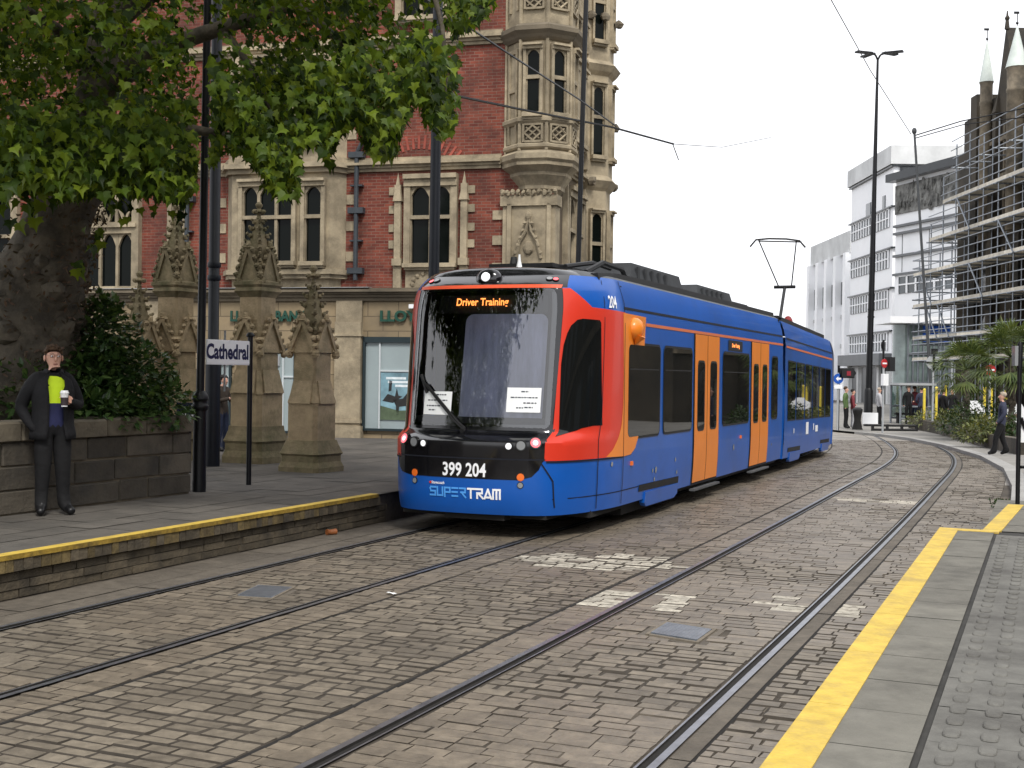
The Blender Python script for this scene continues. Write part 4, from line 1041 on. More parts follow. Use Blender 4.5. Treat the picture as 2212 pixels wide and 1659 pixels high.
# ground floor: pilasters, shop windows, lettering
def pil(u0,u1):
    x0=wz(u0,800,.2)[0];x1=wz(u1,800,.2)[0];b=MB()
    b.box(x0,x1,-.2,.02,.5,3.1);b.box(x0-.05,x1+.05,-.26,.02,ZB,.55);b.box(x0-.03,x1+.03,-.24,.02,.62,.7);b.box(x0-.03,x1+.03,-.23,.02,2.75,2.8);b.box(x0,x1,-.14,.02,3.1,ZL);b.build('pilaster',m_stone,bld)
pil(722,778);pil(905,960);pil(1090,1150);pil(300,345);pil(60,110)
def shop(u0,u1,v0,v1,divs,posterrect=None):
    a=wz(u0,v1,.1);c=wz(u1,v0,.1);x0,z0,x1,z1=a[0],a[1],c[0],c[1];b=MB()
    for xa,xb,za,zb in ((x0,x0+.06,z0,z1),(x1-.06,x1,z0,z1),(x0,x1,z1-.14,z1),(x0,x1,z0,z0+.06)):b.box(xa,xb,-.12,.0,za,zb)
    o=b.build('shop_window',mat('dark_teal_shopfront',(.015,.03,.035),.4,.1,2) if 'dark_teal_shopfront' not in MATS else MATS['dark_teal_shopfront'],bld)
    g=MB();g.add([(x0,-.05,z0),(x1,-.05,z0),(x1,-.05,z1),(x0,-.05,z1)],[(0,1,2,3)]);g.build('display_glass',m_shopg,o)
    f=MB()
    for d in divs:
        x=lerp(x0,x1,d);f.box(x-.02,x+.02,-.09,-.05,z0,z1)
    f.box(lerp(x0,x1,divs[0]),x1,-.085,-.05,lerp(z0,z1,.64)-.02,lerp(z0,z1,.64)+.02);f.build('glazing_bar',mat('pale_glazing_bar',(.5,.54,.55),.4,.1,2) if 'pale_glazing_bar' not in MATS else MATS['pale_glazing_bar'],o)
    return o,x0,z0,x1,z1
o,x0,z0,x1,z1=shop(782,905,728,930,[.3])
# advertising poster: riders and a dark horse on a pale blue ground
px0,px1,pz0,pz1=lerp(x0,x1,.32),lerp(x0,x1,.97),lerp(z0,z1,.12),lerp(z0,z1,.62)
b=MB();b.box(px0,px1,-.075,-.065,pz0,pz1);po=b.build('poster',mat('pale_blue_poster',(.22,.38,.45),.6,.35,2.5),o)
q=lambda a,c:(lerp(px0,px1,a),-.078,lerp(pz0,pz1,c))
def pp(P,m,nm):
    b=MB();b.add([q(*p) for p in P],[tuple(range(len(P)))]);b.build(nm,m,po)
mdark=mat('poster_dark_ink',(.025,.025,.025),.6,.3,9);mlt=mat('poster_pale_ink',(.62,.68,.7),.6,.2,5)
pp([(0,0),(1,0),(1,.22),(.5,.2),(0,.3)],mat('poster_green',(.1,.14,.08),.6,.3,5),'poster_ground')
pp([(.35,.42),(.62,.46),(.78,.62),(.92,.6),(.98,.5),(.85,.46),(.8,.33),(.78,.1),(.72,.1),(.7,.3),(.52,.28),(.5,.1),(.44,.1),(.43,.3)],mdark,'poster_figure')
pp([(.05,.4),(.2,.55),(.4,.5),(.45,.68),(.5,.52),(.6,.5),(.35,.36)],mdark,'poster_figure')
pp([(.22,.6),(.3,.62),(.32,.82),(.24,.84)],mdark,'poster_figure')
for a,c,z in ((.15,.7,.86),(.2,.85,.78),(.4,.95,.7)):
    pp([(a,z),(c,z),(c,z+.05),(a,z+.05)],mlt,'poster_wording')
shop(470,500,745,935,[.5]);shop(590,640,745,935,[.4]);shop(965,1085,728,930,[.3]);shop(130,290,735,930,[.3])
# letters fixed above the shop windows
def shopsign(u,v,txt,h,wd):
    a=wz(u,v,.1);vv,f=textgeo(txt,h,.02,.012,'LEFT');w0=max(p[0] for p in vv);b=MB();b.add([(a[0]+p[0]*wd/w0,-.1-p[2],a[1]+p[1]) for p in vv],f);b.build('shop_lettering',m_green,bld)
shopsign(820,684,'LLOYDS BANK',.36,2.6);shopsign(497,684,'LLOYDS BANK',.36,2.1)
b=MB();a=wz(890,662,.1);b.box(a[0]-.05,a[0]+.35,-.2,-.1,a[1]-.05,a[1]+.05);b.build('sign_lamp',m_white,bld)
b=MB();a=wz(545,680,.1);b.tube([(a[0],-.2,a[1]+.1),(a[0],-.2,a[1]-.25)],.015,6);b.blob((a[0],-.2,a[1]-.3),(.06,.06,.06),0,8,6);b.build('hanging_lamp',m_white,bld)
a=wz(478,800,.1)
for x in (a[0],a[0]+1.25):b=MB().box(x,x+.35,-.09,-.06,2.0,2.25);b.build('window_notice',m_lamp0,bld)

# ---------------------------------------------------------------- stone gate piers
m_pier=mat('mossy_sandstone',(.44,.335,.2),.88,.22,3,bump=.45,bsc=26,dark=(.13,.115,.055),dsc=1.6,dpos=(.45,.72))
m_pier2=mat('dark_mossy_stone',(.27,.215,.125),.9,.3,4,bump=.5,bsc=22,dark=(.085,.085,.035),dsc=2.2,dpos=(.42,.7))
def sq(b,prof,m=0,cham=0.):
    """stack of square rings: (half side, z)"""
    v=[];f=[];n=8 if cham else 4
    for a,z in prof:
        if cham:
            c=a*cham;v+=[(-a+c,-a,z),(a-c,-a,z),(a,-a+c,z),(a,a-c,z),(a-c,a,z),(-a+c,a,z),(-a,a-c,z),(-a,-a+c,z)]
        else:v+=[(-a,-a,z),(a,-a,z),(a,a,z),(-a,a,z)]
    for i in range(len(prof)-1):
        for k in range(n):f.append((i*n+k,i*n+(k+1)%n,(i+1)*n+(k+1)%n,(i+1)*n+k))
    f.append(tuple(reversed(range(n))));f.append(tuple(range((len(prof)-1)*n,len(prof)*n)));b.add(v,f,m)
def rot4(k):
    c,s=[(1,0),(0,1),(-1,0),(0,-1)][k];return lambda x,y,z:(x*c-y*s,x*s+y*c,z)
def gablets(b,a,z0,h,w,out=.06,ck=4):
    for k in range(4):
        r=rot4(k);y=-a
        P=[(-w,z0),(w,z0),(0,z0+h)]
        b.prism([(x*.82,z+.0) for x,z in P],lambda x,z,d:r(x,y-d,z),-.1,out*.4)
        for s in (-1,1):
            p=Vector((s*w*1.02,z0));q=Vector((0,z0+h*1.06));dd=(q-p);n=Vector((-dd.y,dd.x)).normalized()*.03
            P=[p-n,p+n,q+n,q-n];
            if s>0:P=P[::-1]
            b.prism([tuple(x) for x in P],lambda x,z,d:r(x,y-d,z),-.05,out)
            for j in range(ck):
                t=(j+.6)/ck;c=p.lerp(q,t)+n*(1.9 if s<0 else -1.9)*(1 if True else 1)
                b.blob(r(c.x+s*.012,y-out*.6,c.y),(.042,.042,.04),0,5,4,.3)
            b.blob(r(s*w*1.02,y-out*.6,z0-.02),(.06,.06,.065),0,6,5,.25)
        b.blob(r(0,y-out*.6,z0+h*1.12),(.045,.045,.07),0,6,4,.25);b.blob(r(0,y-out*.6,z0+h*1.06),(.08,.05,.03),0,6,4,.25)
def spire(b,a,z0,z1,nck=5):
    sq(b,[(a,z0),(a*.12,z1)])
    for k in range(4):
        r=rot4(k)
        for j in range(nck):
            t=(j+.5)/nck;w=lerp(a,a*.12,t)*1.05+.012;q=lerp(1.15,.8,t)
            b.blob(r(w,w,lerp(z0,z1,t)),(.048*q,.048*q,.045*q),0,5,4,.35);b.blob(r(w+.03,w+.03,lerp(z0,z1,t)+.035),(.03*q,.03*q,.03*q),0,5,3,.3)
    h=z1
    b.lathe([(a*.13,0),(a*.2,.03),(a*.13,.06),(a*.2,.1),(.075,.13),(.03,.18),(.055,.22),(.06,.25),(.03,.29)],8,(0,0,h-.02))
    for k in range(4):b.blob(rot4(k)(.09,0,h+.11),(.05,.04,.035),0,5,4,.3)
def pier_small():
    t=thing('gate_pier','low mossy stone gate pier with a crocketed pinnacle, nearest the tram','gate pier')
    b=MB();sq(b,[(.375,0),(.375,.07),(.34,.15),(.34,.24),(.365,.27),(.345,.31),(.305,.42),(.29,.47)],0,.16);b.build('plinth',m_pier2,t)
    b=MB();sq(b,[(.275,.45),(.275,1.03)],0,.2);sq(b,[(.285,1.03),(.215,1.32)],0,.2);sq(b,[(.21,1.28),(.21,1.95)],0,.16)
    for k in range(4):
        r=rot4(k);b.prism([(-.19,1.02),(.19,1.02),(.16,1.36),(-.16,1.36)],lambda x,z,d:r(x,-.285+(z-1.02)*.22-d,z),0,.02)
    b.build('shaft',m_pier,t)
    b=MB();gablets(b,.215,1.78,.46,.24);b.build('gablet',m_pier,t)
    b=MB();spire(b,.185,1.9,2.83,7);b.build('pinnacle',m_pier2,t);return t
def pier_tall():
    t=thing('gate_pier','tall mossy stone gate pier with a crocketed pinnacle, right of the Cathedral sign','gate pier')
    b=MB();sq(b,[(.42,0),(.42,.1),(.385,.2),(.385,.32),(.41,.36),(.385,.41),(.35,.52),(.34,.6)],0,.16);b.build('plinth',m_pier2,t)
    b=MB();sq(b,[(.325,.58),(.325,1.12)],0,.2);sq(b,[(.335,1.12),(.265,1.5)],0,.2);sq(b,[(.26,1.46),(.255,2.0),(.225,2.3),(.22,2.76)],0,.18)
    for k in range(4):
        r=rot4(k);b.prism([(-.24,1.14),(.24,1.14),(.2,1.52),(-.2,1.52)],lambda x,z,d:r(x,-.355+(z-1.14)*.23-d,z),0,.02)
    b.build('shaft',m_pier,t)
    b=MB();gablets(b,.265,1.8,.52,.29,.07,5);b.build('gablet',m_pier,t)
    b=MB();sq(b,[(.22,2.7),(.26,2.76),(.29,2.8),(.27,2.86),(.3,2.9),(.3,2.95),(.24,2.98)],0,.12);b.build('cornice',m_pier2,t)
    b=MB();gablets(b,.225,2.98,.5,.19,.05,4);b.build('upper_gablet',m_pier2,t)
    b=MB();spire(b,.225,2.98,4.0,9);b.build('pinnacle',m_pier2,t);return t
ps=pier_small();pt=pier_tall()
PR=math.radians(-28)
def put(o,u,v,Y=None,z=None,rz=PR):
    p=Vector(onz(u,v,PZ)) if Y is None else Vector((ray(u,v)[0]/ray(u,v)[1]*Y,Y,PZ))
    o.location=p;o.rotation_euler=(0,0,rz);return o
put(ps,672,1017);put(pt,553,998)
o=copy_tree(pt);o['label']='tall mossy stone gate pier left of the Cathedral sign, rising behind the shrubs';put(o,376,995,20.9)
o=copy_tree(ps);o['label']='low mossy stone gate pier half hidden by the shrubs, farthest left of the four';put(o,297,1000,20.3)
for q in [x for x in COL.objects if x.name.startswith('gate_pier') and x.parent is None]:q['group']='stone gate piers'
# ---------------------------------------------------------------- posts and sign
def post(name,label,cat,u,v,top,prof,n=14,m=None,Y=None,lean=0.,group='black poles along the platform'):
    p=Vector(onz(u,v,PZ)) if Y is None else Vector((ray(u,v)[0]/ray(u,v)[1]*Y,Y,PZ))
    t=thing(name,label,cat,p,0,group);return t,p
t,p=post('overhead_line_pole','tall black pole with a collared base at the end of the low stone wall','pole',430,1062,0,None)
b=MB();b.lathe([(.082,0),(.085,.1),(.082,.15),(.08,1.02)],16);b.build('base',m_black,t,40)
b=MB();b.lathe([(.09,1.0),(.105,1.03),(.105,1.06),(.088,1.08),(.088,1.12),(.105,1.14),(.1,1.18),(.06,1.24)],16);b.build('collar',m_black,t,40)
b=MB();b.tube([(0,0,1.15),(.03,0,5),(.06,0,9)],[.05,.048,.045],14);b.build('shaft',m_black,t,40)
t,p=post('overhead_line_pole','thick blue-black pole rising behind the collared pole and the Cathedral sign','pole',458,985,0,None,Y=19.5)
b=MB();b.lathe([(.12,0),(.12,1.6),(.1,1.68),(.085,1.7),(.085,9)],16);b.lathe([(.1,2.9),(.105,2.92),(.105,2.96),(.1,2.98)],16);b.lathe([(.1,3.1),(.105,3.12),(.105,3.16),(.1,3.18)],16);b.build('shaft',mat('blue_black_paint',(.007,.009,.014),.45,.2,2,spec=.3),t,40)
t,p=post('overhead_line_pole','plain black pole standing behind the tram roof in front of the two-light window','pole',932,900,0,None,Y=23.)
b=MB();b.tube([(0,0,0),(.03,0,10)],[.105,.09],14);b.build('shaft',MATS['blue_black_paint'],t,40)
t,p=post('overhead_line_pole','thin black pole in front of the corner turret','pole',1238,900,0,None,Y=27.)
b=MB();b.tube([(0,0,0),(.1,0,6),(.2,0,12)],[.06,.055,.05],10);b.build('shaft',m_black,t,40)
# station name sign on two posts
t=thing('platform_sign','white Cathedral name sign between a slim black post and the collared pole','sign',onz(537,1047,PZ),0)
sgp=Vector(onz(537,1047,PZ));topz=atY(540,728,sgp.y)[2]-PZ
b=MB();b.tube([(0,0,0),(0,0,topz)],.034,12);b.lathe([(.04,topz),(.055,topz+.01),(.055,topz+.03),(.03,topz+.06)],12);b.build('post',m_black,t,40)
a=Vector(atY(441,785,sgp.y-.75))-sgp;c=Vector(atY(533,739,sgp.y))-sgp
ex=Vector((c.x-a.x,c.y-a.y,0));wd=ex.length;ex.normalize();ey=Vector((-ex.y,ex.x,0));z0=a.z;z1=c.z
a0=Vector((0,0,0))-ex*.02
b=MB();cc=a0-ex*wd/2+Vector((0,0,(z0+z1)/2));b.obox(cc,ex,wd/2,ey,.015,(0,0,1),(z1-z0)/2);o=b.build('panel',m_white,t)
v,f=textgeo('Cathedral',.2,0,.007);w0=max(q[0] for q in v)-min(q[0] for q in v);k=wd*.99/w0
b=MB();b.add([cc-ey*.0175+ex*(q[0]*k-.012*0-.03)+Vector((0,0,q[1]*1.3+.0)) for q in v],f);b.build('lettering',mat('navy_lettering',(.012,.015,.07),.5,0,1),o)
b=MB();b.obox(cc+ey*.0,ex,wd/2+.012,ey,.011,(0,0,1),(z1-z0)/2+.012);b.build('panel_edge',m_white,t)
b=MB();b.tube([cc+ey*.06+Vector((.0,0,-.5)),cc+ey*.06+Vector((.0,0,.28))],.015,6);b.build('bracket',m_lamp0,t)
# small dark plaque on the gate
t=thing('plaque','small dark blue notice board with white crest behind the low wall','notice board',onz(400,1000,PZ) if False else Vector(atY(398,905,18.2)),0)
b=MB();b.box(-.11,.25,-.02,.02,-.1,.24);b.build('board',mat('dark_blue_board',(.015,.02,.05),.4,.1,1),t)
b=MB();b.add([(-.03,-.024,.02),(.03,-.024,.02),(.03,-.024,.08),(0,-.024,.13),(-.03,-.024,.08)],[(0,1,2,3,4)]);b.box(.08,.2,-.024,-.021,.04,.065);b.build('emblem',m_white,t)
b=MB();b.tube([(.07,.03,.2),(.07,.03,-1.3)],.03,8);b.build('post',m_black,t)
# near black post on the right platform
t=thing('platform_post','slim black post carrying a small grey cabinet at the right platform end','post',onz(2198,1089,PZ),0)
p=Vector(onz(2198,1089,PZ));h=atY(2198,742,p.y)[2]-PZ
b=MB();b.tube([(0,0,0),(0,0,h)],.026,10);b.lathe([(.034,h-.3),(.034,h-.02),(.02,h+.02)],10);b.build('shaft',m_black,t,40)
b=MB();b.box(-.075,-.035,-.04,.06,h-.27,h-.03);b.build('cabinet',m_lamp0,t)
b=MB();b.obox((.2,.05,h-1.0),(1,0,0),.17,(0,1,0),.02,(0,0,1),.2);b.build('panel',m_white,t)
b=MB();b.tube([(.03,0,h-.9),(.45,.2,h-1.9)],.02,6);b.tube([(.03,0,.45),(.5,.1,.45)],.02,6);b.build('rail',m_black,t)
# ---------------------------------------------------------------- low stone wall with planting
m_block=mat('dark_wall_stone',(.1,.085,.064),.88,.2,4,bump=.5,bsc=24,isl=.38,dark=(.035,.033,.03),dsc=1.4,dpos=(.48,.75))
m_cope=mat('coping_stone',(.18,.152,.108),.85,.2,4,bump=.4,bsc=24,isl=.15,dark=(.06,.05,.035),dsc=1.5)
m_mort=mat('pale_mortar',(.24,.2,.14),.9,.25,6,dark=(.07,.06,.045),dsc=3)
W0=Vector(onz(0,1117,PZ));W1=Vector(onz(414,1066,PZ));wx=(W1-W0);wx.z=0;WL=wx.length;wx.normalize();wy=Vector((-wx.y,wx.x,0))
wa=math.atan2(wx.y,wx.x)
wall=thing('planter_wall','low dark stone wall of squared blocks with a paler coping, holding the shrubs','wall',W0,wa)
X0=-4.5;b=MB();b.box(X0,WL-.02,.03,.4,0,.76);b.build('mortar_bed',m_mort,wall)
b=MB()
for r in range(3):
    x=X0+R.uniform(0,.3);z0=.02+r*.245
    while x<WL-.05:
        ln=R.uniform(.42,.95);e=min(x+ln,WL)
        if WL-e<.2:e=WL
        b.bevbox(x+.009,e-.009,R.uniform(-.012,.008),.38,z0+R.uniform(0,.01),z0+.226+R.uniform(-.008,.006),.014);x=e
b.build('stone_blocks',m_block,wall)
b=MB();x=X0
while x<WL:
    ln=R.uniform(.55,1.0);e=min(x+ln,WL+.0)
    if WL-e<.3:e=WL
    b.bevbox(x+.004,e-.004,-.035,.45,.755,.945+R.uniform(-.006,.006),.02);x=e
b.build('coping',m_cope,wall)
soil=MB();P=[W0+wx*X0+wy*.4,W1+wy*.4,W1+wy*5.2-wx*.6,W0+wx*X0+wy*7]
soil.add([(q.x,q.y,PZ+.8) for q in P]+[(q.x,q.y,PZ-.05) for q in P],[(0,1,2,3)]+[(i,(i+1)%4,(i+1)%4+4,i+4) for i in range(4)]);struct(soil.build('soil',mat('dark_soil',(.03,.024,.017),.95,.3,5,bump=.4)))
# ---------------------------------------------------------------- foliage
def leafmat(name,c,tr,var=.35,rough=.4,spec=.35):
    c=[q*ALB for q in c];m=D.materials.new(name);m.use_nodes=True;MATS[name]=m;N=m.node_tree;n=N.nodes;L=N.links;bs=n['Principled BSDF'];setin(bs,'Roughness',rough);setin(bs,'Specular IOR Level',spec)
    g=n.new('ShaderNodeNewGeometry');hs=n.new('ShaderNodeHueSaturation');hs.inputs['Color'].default_value=(*c,1)
    m1=n.new('ShaderNodeMapRange');m1.inputs[3].default_value=1-var;m1.inputs[4].default_value=1+var*1.5;L.new(g.outputs['Random Per Island'],m1.inputs[0]);L.new(m1.outputs[0],hs.inputs['Value'])
    m2=n.new('ShaderNodeMath');m2.operation='MULTIPLY_ADD';m2.inputs[1].default_value=-.05;m2.inputs[2].default_value=.51;L.new(g.outputs['Random Per Island'],m2.inputs[0]);L.new(m2.outputs[0],hs.inputs['Hue'])
    L.new(hs.outputs[0],bs.inputs['Base Color'])
    t=n.new('ShaderNodeBsdfTranslucent');hh=n.new('ShaderNodeMixRGB');hh.blend_type='MULTIPLY';hh.inputs[0].default_value=1;hh.inputs[2].default_value=(1.5,1.35,.5,1);L.new(hs.outputs[0],hh.inputs[1]);L.new(hh.outputs[0],t.inputs[0])
    mx_=n.new('ShaderNodeMixShader');mx_.inputs[0].default_value=tr;L.new(bs.outputs[0],mx_.inputs[1]);L.new(t.outputs[0],mx_.inputs[2]);L.new(mx_.outputs[0],n['Material Output'].inputs[0]);return m
m_leaf=leafmat('plane_tree_leaf',(.062,.118,.01),.4,.75,.5,.2)
m_laurel=leafmat('laurel_leaf',(.06,.13,.035),.15,.4,.32,.45)
m_ivy=leafmat('ivy_leaf',(.045,.1,.026),.15,.4,.38,.35)
m_dead=leafmat('withered_twig_leaf',(.1,.075,.05),.2,.5,.7,.2)
m_bark=mat('plane_bark',(.14,.118,.088),.9,.3,3.5,bump=1.,bsc=14,dark=(.035,.03,.025),dsc=3.)
LOBE=[(0,-.05),(.16,-.12),(.5,-.05),(.38,.1),(.5,.36),(.3,.36),(.12,.55),(0,.98),(-.12,.55),(-.3,.36),(-.5,.36),(-.38,.1),(-.5,-.05),(-.16,-.12)]
OVAL=[(0,0),(.17,.22),(.2,.5),(.12,.8),(0,1),(-.12,.8),(-.2,.5),(-.17,.22)]
IVYS=[(0,0),(.35,-.08),(.28,.25),(.42,.5),(.15,.55),(0,1),(-.15,.55),(-.42,.5),(-.28,.25),(-.35,-.08)]
def leaf(b,p,dirv,nrm,s,shape,fold=.18,curl=.12):
    y=dirv.normalized();x=y.cross(nrm)
    if x.length<1e-5:x=y.orthogonal()
    x.normalize();n=x.cross(y);c=p+y*s*.3;v=[c-n*0]
    for a,q in shape:v.append(p+x*a*s+y*q*s+n*(abs(a)*fold-curl*q*q)*s)
    k=len(shape);b.add(v,[(0,i+1,(i+1)%k+1) for i in range(k)])
def rv(rr=R):
    while True:
        v=Vector((rr.uniform(-1,1),rr.uniform(-1,1),rr.uniform(-1,1)))
        if .05<v.length<1:return v.normalized()
# plane tree
TB0=Vector(atY(12,900,14.6));TB0.z=PZ
tree=thing('plane_tree','big leafy plane tree with a burred leaning trunk behind the low wall','tree',TB0,0)
Lc=lambda p:tuple(Vector(p)-TB0)
pth=[(15,915),(25,800),(55,690),(88,590),(130,470),(168,360),(205,210),(235,60),(262,-80),(285,-230)]
wid=[290,265,225,175,140,114,84,74,66,54]
b=MB();pts=[];rad=[]
for (u,v),w_ in zip(pth,wid):
    pts.append(Vector(atY(u,v,14.6)));rad.append(w_/2/2700*14.6)
tv=[]
def barktube(b,pts,rad,n=22,am=.12):
    P=[];rr=[]
    for i in range(len(pts)-1):
        for k in range(5):P.append(pts[i].lerp(pts[i+1],k/5));rr.append(lerp(rad[i],rad[i+1],k/5))
    P.append(pts[-1]);rr.append(rad[-1]);o=len(b.v);b.tube([Lc(p) for p in P],rr,n)
    for i in range(o,len(b.v)):
        k=(i-o)//n
        if k<len(P):
            c=Vector(Lc(P[k]));v=Vector(b.v[i]);q=1+am*noise.noise(v*2.3)+am*.8*noise.noise(v*6.1);b.v[i]=tuple(c+(v-c)*q)
barktube(b,pts,rad,26,.16)
for k in range(46):
    t=R.random()**1.3*.45;i=min(int(t*9),8);c=pts[i].lerp(pts[i+1],t*9-i);r0=lerp(rad[i],rad[i+1],t*9-i);an=R.uniform(math.pi,2.3*math.pi)
    q=c+Vector((math.cos(an),math.sin(an),0))*r0*.93;s=R.uniform(.06,.17);b.blob(Lc(q),(s,s*.8,s*.9),0,8,6,.25)
trunk=b.build('trunk',m_bark,tree,50)
def limb(P,r0,r1,name='limb'):
    b=MB();P=[Vector(p) for p in P];n=len(P);barktube(b,P,[lerp(r0,r1,i/(n-1)) for i in range(n)],10,.1);return b.build(name,m_bark,tree,60)
A=lambda u,v,Y:Vector(atY(u,v,Y))
limb([A(190,260,14.6),A(90,295,14.3),A(-40,300,13.8),A(-200,200,13)],.2,.1)
limb([A(225,200,14.6),A(330,110,14),A(480,60,13.3),A(640,10,12.8)],.13,.05)
limb([A(205,280,14.6),A(300,300,14.2),A(420,280,13.6),A(540,300,13)],.1,.03)
limb([A(250,40,14.6),A(420,-100,14),A(700,-200,13),A(950,-160,12.3)],.15,.04)
limb([A(200,150,14.6),A(120,60,13.5),A(60,20,12)],.09,.03)
limb([A(640,10,12.8),A(760,110,12.6),A(830,190,12.4),A(860,260,12.2)],.045,.012,'branch')
limb([A(480,60,13.3),A(560,170,13),A(600,280,12.9),A(640,330,12.8)],.04,.012,'branch')
limb([A(900,-170,12.3),A(955,60,12.1),A(965,160,12.),A(960,220,11.9)],.03,.01,'branch')
VM=[(-200,330),(-60,400),(0,415),(60,395),(110,425),(200,410),(300,405),(380,425),(400,440),(430,375),(480,320),(520,330),(570,375),(600,420),(640,410),(655,300),(690,300),(712,350),(735,280),(770,255),(800,330),(845,345),(868,262),(900,215),(925,255),(950,300),(975,280),(990,200),(985,110),(1000,60),(1040,30),(1075,0),(1085,-60),(1100,-400)]
def vmax(u):
    for (u0,v0),(u1,v1) in zip(VM,VM[1:]):
        if u0<=u<=u1:return lerp(v0,v1,(u-u0)/(u1-u0+1e-9))
    return -400 if u>1000 else 330
lr=random.Random(11);b=MB();nc=0;tries=0
while nc<4300 and tries<140000:
    tries+=1
    x=lr.uniform(-9.5,.3);y=lr.uniform(8.6,18.);z=lr.uniform(3.0,11.5)
    q=((x+4.6)/5.1)**2+((y-13.4)/4.6)**2+((z-8.)/4.6)**2
    if q>1 or (q<.25 and lr.random()<.7):continue
    u,v,_=proj(x,y,z)
    if v>vmax(u)-28 or (v>-150 and u>960 and v>vmax(u)-45):continue
    # twiggy gaps through which the building shows
    if -200<v and noise.noise(Vector((u*.011,v*.013,4.)))>(.3 if u>250 else .45):continue
    if lr.random()<.12 and noise.noise(Vector((x*.9,y*.9,z*.9)))<-.2:continue
    nc+=1;c=Vector((x,y,z));n=lr.randint(12,20);rr=lr.uniform(.22,.42)
    out=Vector((x+4.6,(y-13.4),0)).normalized() if abs(x+4.6)+abs(y-13.4)>.1 else Vector((1,0,0))
    for k in range(n):
        p=c+rv(lr)*rr*lr.random()**.5
        pu,pv,_=proj(*p)
        if pv>vmax(pu)+6 and pv<700 and pu>-250:continue
        if (abs(pu-437)<17 and p.y<15.5) or (abs(pu-459)<15 and p.y<19.6 and lr.random()<.75):continue
        dv=(out*lr.uniform(-.2,.9)+Vector((0,0,-lr.uniform(.2,1.1)))+rv(lr)*.7)
        nr=(Vector((0,0,1))+out*.45+rv(lr)*.75)
        leaf(b,p-TB0,dv,nr,lr.uniform(.058,.125),LOBE,lr.uniform(.1,.4),lr.uniform(.05,.35))
for k in range(760):      # outer hanging sprays along the skirt of the crown
    u=lr.uniform(-60,1060);vm=vmax(u)
    if vm<-20:continue
    v=vm-lr.random()**1.5*150-6
    if v<-30 or (470<u<690 and noise.noise(Vector((u*.012,v*.012,4.)))>.3):continue
    c=A(u,v,lr.uniform(11.2,13.6))
    for j in range(lr.randint(7,12)):
        p=c+rv(lr)*.26*lr.random()**.5;pu,pv,_=proj(*p)
        if pv>vmax(pu)+8 or abs(pu-437)<17:continue
        leaf(b,p-TB0,Vector((lr.uniform(-.5,.8),lr.uniform(-.6,.2),-lr.uniform(.3,1.1))),Vector((.3,-.5,1))+rv(lr)*.8,lr.uniform(.065,.145),LOBE,lr.uniform(.1,.4),lr.uniform(.05,.35))
# low sprays in front of the trunk and wall
for (u,v,Y,n,rr) in ((30,420,12.2,26,.4),(110,330,11.8,22,.35),(250,400,12.,30,.4),(330,395,12.3,26,.35),(180,340,11.5,18,.35),(395,425,12.6,10,.18),(205,505,13.6,7,.15),(165,565,13.5,5,.12),(60,300,11,16,.35),(600,385,12.8,14,.2),(20,340,11.,18,.35)):
    c=A(u,v,Y)
    for k in range(n):
        p=c+rv(lr)*rr*lr.random()**.5-TB0;leaf(b,p,Vector((lr.uniform(-.6,.6),lr.uniform(-.5,.3),-lr.uniform(.3,1))),Vector((0,-.4,1))+rv(lr)*.7,lr.uniform(.09,.17),LOBE,.2,.2)
b.build('crown',m_leaf,tree,fix=False)
b=MB()
for k in range(1500):
    t=lr.random()**.9*.5;i=min(int(t*9),8);c=pts[i].lerp(pts[i+1],t*9-i);r0=lerp(rad[i],rad[i+1],t*9-i);an=lr.uniform(math.pi*1.0,2.35*math.pi)
    if lr.random()>.35+.65*(math.cos(an)*.5+.5):continue
    q=c+Vector((math.cos(an),math.sin(an),lr.uniform(-.25,.1)))*(r0+lr.uniform(0,.16))-TB0;leaf(b,q,rv(lr)+Vector((0,-.3,-.2)),rv(lr),lr.uniform(.04,.085),OVAL,.1,.2)
b.build('twig_shoots',m_dead,trunk,fix=False)
# shrubs on the planter
def shrub(name,label,cat,base,lobes,n,m,shape,s0,s1,group='shrubs behind the low wall',ub=None):
    """lobes: (offset centre, radii); leaves in a shell through each lobe, with stems"""
    base=Vector(base);t=thing(name,label,cat,base,0,group);b=MB();sb_=MB();tot=sum(r[0]*r[2] for _,r in lobes)
    for c,r in lobes:
        c=Vector(c);k=int(n*r[0]*r[2]/tot)
        for _ in range(k):
            d=rv(lr);q=lr.random()**.33*(1+.18*noise.noise(d*2.5+c*1.7));p=c+Vector((d.x*r[0],d.y*r[1],d.z*r[2]))*q
            if p.z<.0:continue
            if ub and not ub(p+base):continue
            dr=d+Vector((0,-.25,-.1))+rv(lr)*.7;leaf(b,p,dr,Vector((0,0,1))+d*.6+rv(lr)*.5,lr.uniform(s0,s1),shape,.15,.15)
        sb_.tube([(c.x*.3,c.y*.3,-.05),(c.x*.8,c.y*.8,c.z*.5),tuple(c)],[.03,.02,.008],5)
    b.build('foliage',m,t,fix=False);sb_.build('stem',m_bark,t);return t
sz=PZ+.8
def wp(x,y):q=W0+wx*x+wy*y;return (q.x,q.y,sz)
shrub('laurel_shrub','glossy dark green laurel shrub over the wall to the right of the standing man','shrub',wp(1.5,1.0),[((-.2,-.1,.25),(.75,.62,.5)),((.5,.0,.15),(.6,.6,.42)),((.85,.15,.05),(.42,.5,.3)),((0.1,.3,.55),(.6,.5,.45)),((-.55,.2,.5),(.55,.5,.5))],3600,m_laurel,OVAL,.09,.165)
shrub('laurel_shrub','glossy green laurel shrub behind the wall left of the standing man','shrub',wp(-.55,1.0),[((0,-.1,.2),(.6,.6,.45)),((.5,.1,.2),(.55,.55,.4)),((-.7,0,.2),(.6,.6,.45))],2400,m_laurel,OVAL,.09,.165)
q=Vector(atY(205,800,14.9));q.z=sz
